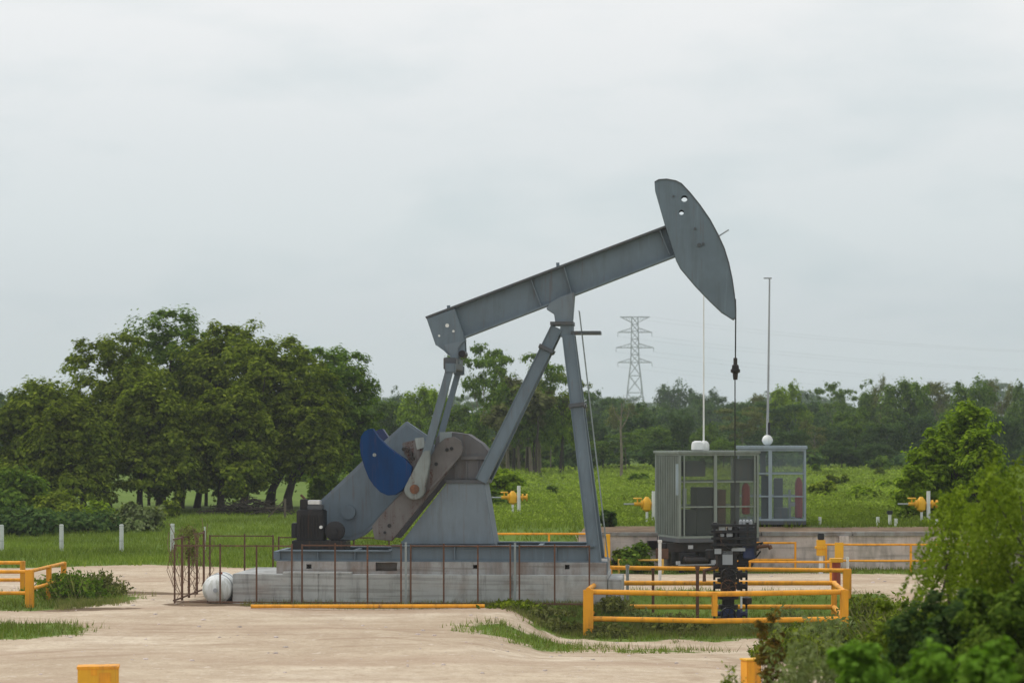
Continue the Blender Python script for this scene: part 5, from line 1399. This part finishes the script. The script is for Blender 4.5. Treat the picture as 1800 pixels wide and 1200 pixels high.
# loose standpipes by the railing
for px, yt, yb, v, mt, r, lab in ((1226, 996, 1112, -1.2, 'rust_iron', .045, 'slender brown standpipe inside the well railing'),
                                 (1148, 1000, 1062, 2.2, 'rust_iron', .04, 'thin dark standpipe behind the well railing'),
                                 (1103, 994, 1063, 2.3, 'pale_metal', .045, 'pale standpipe left of the thin dark one behind the well railing'),
                                 (1160, 950, 992, 9.5, 'white_paint', .05, 'short white standpipe under the left edge of the cabin on legs')):
    c = J.world(U(px, v), v, 0); z = H(c.x, c.y); top = CAMH - (yt - HOR) * c.y / FPX
    root = empty('standpipe', (c.x, c.y, z), 0, lab, 'pipe')
    MB().tube([(0, 0, -.2), (0, 0, top - z)], r, 8).build('pipe', M[mt], root, smooth=True)
    MB().tube([(0, 0, top - z - .05), (0, 0, top - z + .03)], r * 1.35, 8).build('pipe_cap', M[mt], root)

# ------------------------------------------------------------------ cabins (mesh-walled equipment skids)
def cabin(F, us, vd, wb_, wt_, fm, pm, label, horiz, verts, left_dense=True, roof_t=.09):
    root = empty('equipment_cabin', F.loc(), F.rz, label, 'cabin')
    a, b = us; t = .07
    fr = MB()
    for u in (a, b - t):
        for v in (0, vd - t): fr.box(u, u + t, v, v + t, wb_, wt_)
    for w in (wb_, wt_ - t):
        fr.box(a + t, b - t, 0, t, w, w + t); fr.box(a + t, b - t, vd - t, vd, w, w + t)
        fr.box(a, a + t, t, vd - t, w, w + t); fr.box(b - t, b, t, vd - t, w, w + t)
    fr.build('frame', M[fm], root)
    mb = MB(); mb.box(a - .05, b + .05, -.05, vd + .05, wt_ + .002, wt_ + roof_t); mb.build('roof', M[fm], root, bevel=.01)
    mb = MB(); mb.box(a + .0, b - .0, 0, vd, wb_ - .14, wb_ - .003); mb.build('floor_frame', M['grey_dark'], root)
    for u, w_ in verts:
        mb = MB(); mb.box(u - w_ / 2, u + w_ / 2, .0, .05, wb_ + t, wt_ - t); mb.build('mullion', M[fm], root)
    for w in horiz:
        mb = MB(); mb.box(a + t, b - t, .052, .085, w - .025, w + .025); mb.box(a + t, b - t, vd - .07, vd - .04, w - .025, w + .025); mb.build('cross_rail', M[fm], root)
    mb = MB(); mb.box(a + t, b - t, .090, .096, wb_ + t, wt_ - t); mb.build('front_mesh', M[pm], root)
    mb = MB(); mb.box(a + t, b - t, vd - .030, vd - .024, wb_ + t, wt_ - t); mb.build('rear_mesh', M[pm], root)
    mb = MB(); mb.box(a + .028, a + .034, t, vd - t, wb_ + t, wt_ - t); mb.build('side_mesh', M['mesh_dense' if left_dense else pm], root)
    mb = MB(); mb.box(b - .034, b - .028, t, vd - t, wb_ + t, wt_ - t); mb.build('side_mesh', M[pm], root)
    return root
c1 = at(1194, 1000, 76.0)
F1 = Frame(c1.x, c1.y, 0.0, -17)
ulw = 0.0; urr, _ = F1.uw(1334, 900, 0); wtop = F1.uw(1194, 797, 0)[1]; wbot = F1.uw(1194, 946, 0)[1]
hz = [F1.uw(1194, y, 0)[1] for y in (847, 891)]
r1 = cabin(F1, (0, urr), 2.3, wbot, wtop, 'cage_green', 'mesh_panel', 'grey-green mesh-walled equipment cabin on a dark undercarriage behind the well head', hz,
           [(F1.uw(1258, 0, 0)[0], .11), (F1.uw(1203, 0, 0)[0], .05), (F1.uw(1327, 0, 0)[0], .05)])
def fb(F, root, nm, mt, x0, x1, y0, y1, v0, v1, bev=0):
    m = MB(); a = F.uw(x0, y1, v0); b = F.uw(x1, y0, v0); m.box(a[0], b[0], v0, v1, a[1], b[1]); return m.build(nm, M[mt], root, bevel=bev)
fb(F1, r1, 'control_box', 'grey_dark', 1205, 1240, 810, 837, .5, 1.0, .01)
fb(F1, r1, 'machine_panel', 'black_paint', 1225, 1260, 856, 940, .7, 1.3, .01)
fb(F1, r1, 'machine_panel', 'black_paint', 1206, 1224, 895, 940, .6, 1.1, .01)
fb(F1, r1, 'machine_panel', 'rust_iron', 1262, 1276, 860, 940, .9, 1.4, .01)
fb(F1, r1, 'door_panel', 'grey_dark', 1290, 1326, 806, 846, .3, .36)
fb(F1, r1, 'rack', 'grey_dark', 1292, 1300, 847, 940, .5, .9)
fb(F1, r1, 'paper_holder', 'pale_metal', 1200, 1207, 858, 888, .12, .16)
mb = MB(); q = F1.p(1311, 0, .45); mb.lathe([(.10, F1.uw(0, 918, 0)[1]), (.14, F1.uw(0, 915, 0)[1]), (.14, F1.uw(0, 866, 0)[1]), (.10, F1.uw(0, 860, 0)[1]), (.04, F1.uw(0, 857, 0)[1])], (q.x, .45, 0), 'z', 14); mb.build('gas_cylinder', M['red_paint'], r1, smooth=True)
mb = MB()
for i in range(13): v_ = .12 + i * .165; mb.box(-.02, .026, v_, v_ + .05, wbot + .08, wtop - .08)
mb.build('side_slat', M['cage_green'], r1)
fb(F1, r1, 'side_plate', 'cage_blue', 1188, 1192.5, 815, 870, -.012, -.004)
# roof unit and antenna
ru = empty('antenna', F1.world(F1.uw(1237, 0, 1.1)[0], 1.1, wtop + roof if False else wtop + .095), 0, 'white antenna mast with a rounded white housing on the grey-green cabin', 'antenna', 'white antenna masts on the cabins')
Yr = ru.location.y; su = Yr / FPX
mb = MB(); mb.lathe([(.17, 0), (.22, .03), (.22, .2), (.19, .29), (.1, .33)], (-.20, 0, 0), 'z', 16); mb.lathe([(.14, 0), (.17, .04), (.17, .2), (.13, .29), (.06, .33)], (.02, .0, 0), 'z', 16); mb.build('housing', M['white_paint'], ru, smooth=True)
mb = MB(); mtop = CAMH - (516 - HOR) * su - ru.location.z; mb.tube([(0, 0, .25), (0, 0, 2.0), (0, 0, mtop)], [.032, .026, .02], 8); mb.build('mast', M['white_paint'], ru, smooth=True)
# undercarriage
uc = empty('undercarriage', F1.loc(), F1.rz, 'dark steel undercarriage with legs and a cylinder tank below the grey-green cabin', 'trailer frame')
mb = MB()
for v_ in (.25, 2.0): mb.box(-.35, urr + .1, v_, v_ + .14, wbot - .46, wbot - .16)
for u_ in (0.1, .9, 1.7, 2.4): mb.box(u_, u_ + .12, .39, 2.0, wbot - .42, wbot - .2)
mb.build('chassis', M['black_grease'], uc)
for u_ in (.12, urr - .28):
    for v_ in (.2, 2.0): MB().box(u_, u_ + .13, v_, v_ + .13, -.25, wbot - .46).build('leg', M['black_paint'], uc)
mb = MB(); mb.box(.05, .62, .1, .9, wbot - .9, wbot - .47); mb.box(1.25, urr - .12, .15, .9, wbot - .95, wbot - .47); mb.box(.7, 1.2, .5, .95, wbot - .75, wbot - .47); mb.box(-.5, -.02, .3, .8, wbot - .34, wbot - .17); mb.build('tool_box', M['black_paint'], uc, bevel=.02)
q = F1.p(1222, 984, -.1); mb = MB(); mb.lathe([(.06, -.45), (.13, -.40), (.13, .40), (.06, .45)], (q.x + .02, -.1, q.z), 'x', 14); mb.build('air_tank', M['black_grease'], uc, smooth=True)
mb = MB(); mb.lathe([(.20, -.1), (.36, -.1), (.40, -.05), (.40, .15), (.36, .2), (.2, .2)], (.55, .55, .40), 'y', 24); mb.build('wheel', M['black_paint'], uc, smooth=True)
mb = MB(); mb.lathe([(.20, -.1), (.36, -.1), (.40, -.05), (.40, .15), (.36, .2), (.2, .2)], (urr - .6, .55, .40), 'y', 24); mb.build('wheel', M['black_paint'], uc, smooth=True)
mb = MB(); mb.box(-.62, -.3, .2, .6, wbot - .7, wbot - .34); mb.build('bracket', M['rust_iron'], uc, bevel=.02)
mb = MB(); 
for x_, y_, w_ in ((1214, 961, .16), (1192, 989, .14), (1254, 987, .16)): q = F1.p(x_, y_, -.12); mb.box(q.x - w_ / 2, q.x + w_ / 2, -.14, -.08, q.z - .06, q.z + .06)
q1_ = F1.p(1192, 992, -.12); q2_ = F1.p(1256, 992, -.12); mb.box(q1_.x, q2_.x, -.14, -.09, q1_.z - .03, q1_.z + .01)
mb.build('tread_plate', M['galvanised'], uc)

c2 = at(1296, 918, 83.5)
F2 = Frame(c2.x, c2.y, H(c2.x, c2.y), 6)
ur2, wb2 = F2.uw(1417, 915, 0); wt2 = F2.uw(1296, 789, 0)[1]
hz2 = [F2.uw(1296, y, 0)[1] for y in (832, 872)]
r2 = cabin(F2, (0, ur2), 2.2, wb2, wt2, 'cage_blue', 'mesh_blue', 'pale blue-grey mesh cabin with a flat roof on the wall top at the right', hz2, [(F2.uw(1354, 0, 0)[0], .13)], left_dense=False, roof_t=.12)
fb(F2, r2, 'machine_panel', 'grey_dark', 1360, 1376, 840, 912, .8, 1.3, .01)
fb(F2, r2, 'machine_panel', 'black_paint', 1338, 1352, 836, 912, .7, 1.2, .01)
fb(F2, r2, 'side_panel', 'grey_dark', 1336, 1346, 792, 836, .5, .6)
fb(F2, r2, 'machine_panel', 'grey_dark', 1362, 1385, 892, 914, .5, 1.0, .01)
mb = MB(); q = F2.p(1388, 0, .6); mb.tube([(q.x, .6, F2.uw(0, 914, .6)[1]), (q.x, .6, F2.uw(0, 857, .6)[1])], .05, 8); mb.box(q.x, q.x + .22, .55, .65, F2.uw(0, 885, .6)[1], F2.uw(0, 878, .6)[1]); mb.build('standpipe', M['pale_metal'], r2)
mb = MB(); q = F2.p(1404, 0, .6); mb.lathe([(.10, wb2 + .08), (.14, wb2 + .12), (.14, F2.uw(0, 846, .6)[1]), (.09, F2.uw(0, 839, .6)[1]), (.04, F2.uw(0, 836, .6)[1])], (q.x, .6, 0), 'z', 14); mb.build('gas_cylinder', M['red_paint'], r2, smooth=True)
mb = MB()
for u_ in (.2, 1.3, ur2 - .4): mb.box(u_, u_ + .2, .1, 2.1, -.1, wb2 - .143)
mb.build('skid_foot', M['black_grease'], r2)
an = empty('antenna', F2.world(F2.uw(1349, 0, 1.0)[0], 1.0, wt2 + .125), 0, 'white antenna mast with a white ball at its foot on the pale blue cabin', 'antenna', 'white antenna masts on the cabins')
su = an.location.y / FPX
mb = MB(); mb.lathe([(.03, 0), (.09, .02), (.16, .08), (.20, .17), (.20, .23), (.16, .32), (.09, .38), (.03, .4)], (0, 0, 0), 'z', 18); mb.build('ball', M['white_paint'], an, smooth=True)
mt_ = CAMH - (489 - HOR) * su - an.location.z
mb = MB(); mb.tube([(0, 0, .35), (.03, 0, 2.2), (.08, 0, mt_)], [.05, .042, .03], 8); mb.build('mast', M['galvanised'], an, smooth=True)
mb = MB(); mb.bar((-.14, 0, mt_), (.16, 0, mt_), .05, .05); mb.build('tip', M['galvanised'], an)
mb = MB(); mb.tube([(.05, 0, .4), (.05, 0, .85)], .06, 8); mb.build('clamp', M['black_paint'], an)

# ------------------------------------------------------------------ yellow field valves
VG = 'yellow field valves on white stakes'
def valve(px, ybase, D, scale, label):
    x0 = (px - 900) * D / FPX; z = H(x0, D); root = empty('field_valve', (x0, D, z), 0, label, 'valve', VG)
    MB().tube([(0, 0, -.2), (0, 0, 1.22 * scale)], .075, 10).build('stake', M['white_paint'], root)
    MB().tube([(-.26, 0, -.2), (-.26, 0, .42 * scale)], .05, 8).build('stub_pipe', M['white_paint'], root)
    m = MB(); zc_ = .72 * scale
    m.tube([(-.75, .1, zc_), (.38, .1, zc_)], .07, 10)
    for u_ in (-.45, -.16, .16, .34): m.tube([(u_ - .035, .1, zc_), (u_ + .035, .1, zc_)], .16, 12)
    m.lathe([(.05, zc_ - .3), (.17, zc_ - .22), (.2, zc_), (.15, zc_ + .16), (.06, zc_ + .28)], (-.26, .1, 0), 'z', 12)
    m.build('body', M['yellow_paint'], root, smooth=True)
    m = MB(); m.torus((-.62, .1, zc_ + .22), .15, .025, 'z', 16, 5); m.tube([(-.62, .1, zc_), (-.62, .1, zc_ + .24)], .03, 6); m.tube([(-.77, .1, zc_ + .22), (-.47, .1, zc_ + .22)], .018, 5); m.build('hand_wheel', M['yellow_paint'], root)
    m = MB(); m.tube([(-1.15, .1, zc_), (-.75, .1, zc_)], .03, 8); m.build('bleed_pipe', M['galvanised'], root)
valve(912, 900, 97, 1.0, 'yellow field valve behind the pedestal, left of the samson leg')
valve(1149, 915, 88, 1.0, 'yellow field valve just left of the grey-green cabin')
valve(1632, 918, 87, 1.0, 'yellow field valve in front of the bright tall shrub on the right')
SG = 'small white stakes on the wall top'
for px, yt, D, cap, lab in ((1441, 908, 84.5, False, 'short white stake right of the pale blue cabin'), (1543, 908, 84.5, False, 'tiny white stake left of the black-topped stake'),
                            (1564, 897, 84.5, True, 'white stake with a black top on the wall'), (1575, 911, 84.0, False, 'tiny white stake right of the black-topped stake'),
                            (1647, 912, 84.0, False, 'short white stake at the foot of the rightmost yellow valve'), (1059, 908, 84.5, False, 'short white stake at the black bush by the samson leg')):
    c = at(px, yt, D); z = H(c.x, c.y); root = empty('stake', (c.x, c.y, z), 0, lab, 'stake', SG)
    hh = max(.2, c.z - z); MB().tube([(0, 0, -.1), (0, 0, hh * (.75 if cap else 1))], .06, 8).build('rod', M['white_paint'], root)
    if cap: MB().box(-.1, .1, -.1, .1, hh * .75, hh).build('cap', M['black_paint'], root, bevel=.02)

# ------------------------------------------------------------------ pylon and lines
PD = 700.0; pb = at(1116, 0, PD); pz = H(pb.x, PD); sP = PD / FPX
pyl = empty('pylon', (pb.x, PD, pz), R(0), 'tall grey lattice pylon far beyond the meadow', 'pylon')
def ph(py): return CAMH - (py - HOR) * sP - pz
lv = [(ph(790) if False else 0, 4.6), (ph(740), 3.4), (ph(690), 2.3), (ph(660), 1.75), (ph(637), 1.25), (ph(623), 1.2), (ph(610), 1.15), (ph(596), 1.1), (ph(582), 1.05), (ph(570), 1.0), (ph(557), .95)]
mb = MB(); rr = .16
for (z0_, h0), (z1_, h1) in zip(lv[:-1], lv[1:]):
    c0_ = [(-h0, -h0), (h0, -h0), (h0, h0), (-h0, h0)]; c1_ = [(-h1, -h1), (h1, -h1), (h1, h1), (-h1, h1)]
    for k in range(4):
        k2 = (k + 1) % 4
        mb.bar((*c0_[k], z0_), (*c1_[k], z1_), rr * 1.3, rr * 1.3)
        mb.bar((*c0_[k], z0_), (*c1_[k2], z1_), rr * .8, rr * .8); mb.bar((*c0_[k2], z0_), (*c1_[k], z1_), rr * .8, rr * .8)
        mb.bar((*c1_[k], z1_), (*c1_[k2], z1_), rr, rr)
mb.build('lattice_tower', M['galvanised'], pyl)
arms = []
for py, hwp in ((557, 26), (584, 30), (611, 33), (637, 30)):
    z_ = ph(py); L = hwp * sP; hb = 1.1
    m = MB()
    for s_ in (-1, 1):
        for y_ in (-hb, hb):
            m.bar((s_ * hb, y_, z_), (s_ * L, 0, z_), rr * 1.3, rr * 1.3)
            m.bar((s_ * hb, y_, z_ + (-1.6 if py == 557 else 1.3)), (s_ * L, 0, z_), rr, rr)
        for t in (.3, .55, .8): m.bar((s_ * (hb + (L - hb) * t), 0, z_), (s_ * (hb + (L - hb) * (t - .2)), 0, z_ + (-1.3 if py == 557 else 1.0) * (1 - t + .1)), rr * .7, rr * .7)
        if py != 557: m.bar((s_ * L, 0, z_), (s_ * L, 0, z_ - 1.3), .14, .14)
        arms.append((s_ * L, z_ - (0 if py == 557 else 1.3)))
    if py == 557: m.bar((-L, 0, z_), (L, 0, z_), rr * 1.6, rr * 1.6)
    m.build('cross_arm', M['galvanised'], pyl)
for i, (ax, az) in enumerate(arms):
    a = Vector((pb.x + ax, PD, pz + az))
    for s_, lab in ((1, 'thin power line running right from the lattice pylon'),):
        b = a + Vector((s_ * 330, s_ * 60, -2)); pts = []
        for k in range(17):
            t = k / 16; q = a.lerp(b, t); q.z -= 4 * 9.5 * t * (1 - t); pts.append(q - a)
        o = MB().tube(pts, .019, 4).build('power_line', M['galvanised']); o.location = a; tag(o, lab, 'power line', 'power lines of the pylon')

# ------------------------------------------------------------------ foreground yellow posts
c = at(173, 1170, 40.4); z = H(c.x, c.y); root = empty('barrier_post', (c.x, c.y, z), R(8), 'wide yellow barrier block cut by the bottom edge at the left', 'barrier')
hh = c.z - z; mb = MB(); mb.box(-.355, .355, -.2, .2, -.1, hh); body = mb.build('block', M['yellow_paint'], root, bevel=.015)
mb = MB(); mb.box(-.37, .37, -.215, .215, hh - .035, hh + .015); mb.build('top_plate', M['orange_paint'], root, bevel=.006)
mb = MB(); mb.box(-.12, -.02, -.215, -.202, hh - .14, hh - .04); mb.box(.02, .22, -.212, -.202, -.1, hh - .1); mb.build('slit_plate', M['orange_paint'], root)  # darker orange plates stand in for the block's shaded slits
c = at(1320, 1160, 40.6); z = H(c.x, c.y); root = empty('guard_post', (c.x, c.y, z), R(20), 'square yellow-orange post in the pale sprigs at the bottom edge', 'post')
hh = c.z - z; MB().box(-.14, .14, -.14, .14, -.1, hh).build('column', M['orange_paint'], root, bevel=.012)
MB().box(-.155, .155, -.155, .155, hh + .002, hh + .035).build('cap', M['yellow_paint'], root, bevel=.008)
# small stones and clods on the sand
g = np.random.default_rng(88)
st_v = []; base = [(-1, -1, -.5), (1, -1, -.5), (1, 1, -.5), (-1, 1, -.5), (-.6, -.7, .6), (.7, -.6, .5), (.6, .7, .7), (-.7, .6, .5)]
fs_ = []
for i in range(520):
    Y_ = g.uniform(43, 76); X_ = g.uniform(-.235, .22) * Y_
    if float(grass_mask(X_, Y_)) > .4: continue
    s_ = .012 + .04 * g.uniform() ** 4; a = g.uniform(0, 6.28); k = len(st_v)
    for b_ in base:
        x_, y_ = b_[0] * s_ * g.uniform(.8, 1.4), b_[1] * s_ * g.uniform(.8, 1.4)
        st_v.append((X_ + x_ * math.cos(a) - y_ * math.sin(a), Y_ + x_ * math.sin(a) + y_ * math.cos(a), H(X_, Y_) + b_[2] * s_ * .7 + s_ * .2))
    fs_ += [tuple(k + q for q in f) for f in ((0, 3, 2, 1), (4, 5, 6, 7), (0, 1, 5, 4), (1, 2, 6, 5), (2, 3, 7, 6), (3, 0, 4, 7))]
o = obj('pebbles', np_mesh('pebbles', st_v, fs_, M['wall_stone'])); tag(o, 'scattered pebbles and clods on the sandy yard', 'pebbles', kind='stuff')

# ------------------------------------------------------------------ haze
m, n = mat('haze')
pv = node(n, 'ShaderNodeVolumePrincipled', {'Density': .00022, 'Anisotropy': .2}); pv.inputs['Color'].default_value = (.86, .93, 1.0, 1)
o_ = node(n, 'ShaderNodeOutputMaterial'); n.links.new(pv.outputs[0], o_.inputs['Volume'])
hz_ = MB().box(-1650, 1650, -70, 1650, -2.5, 60).build('haze', m); tag(hz_, kind='stuff')
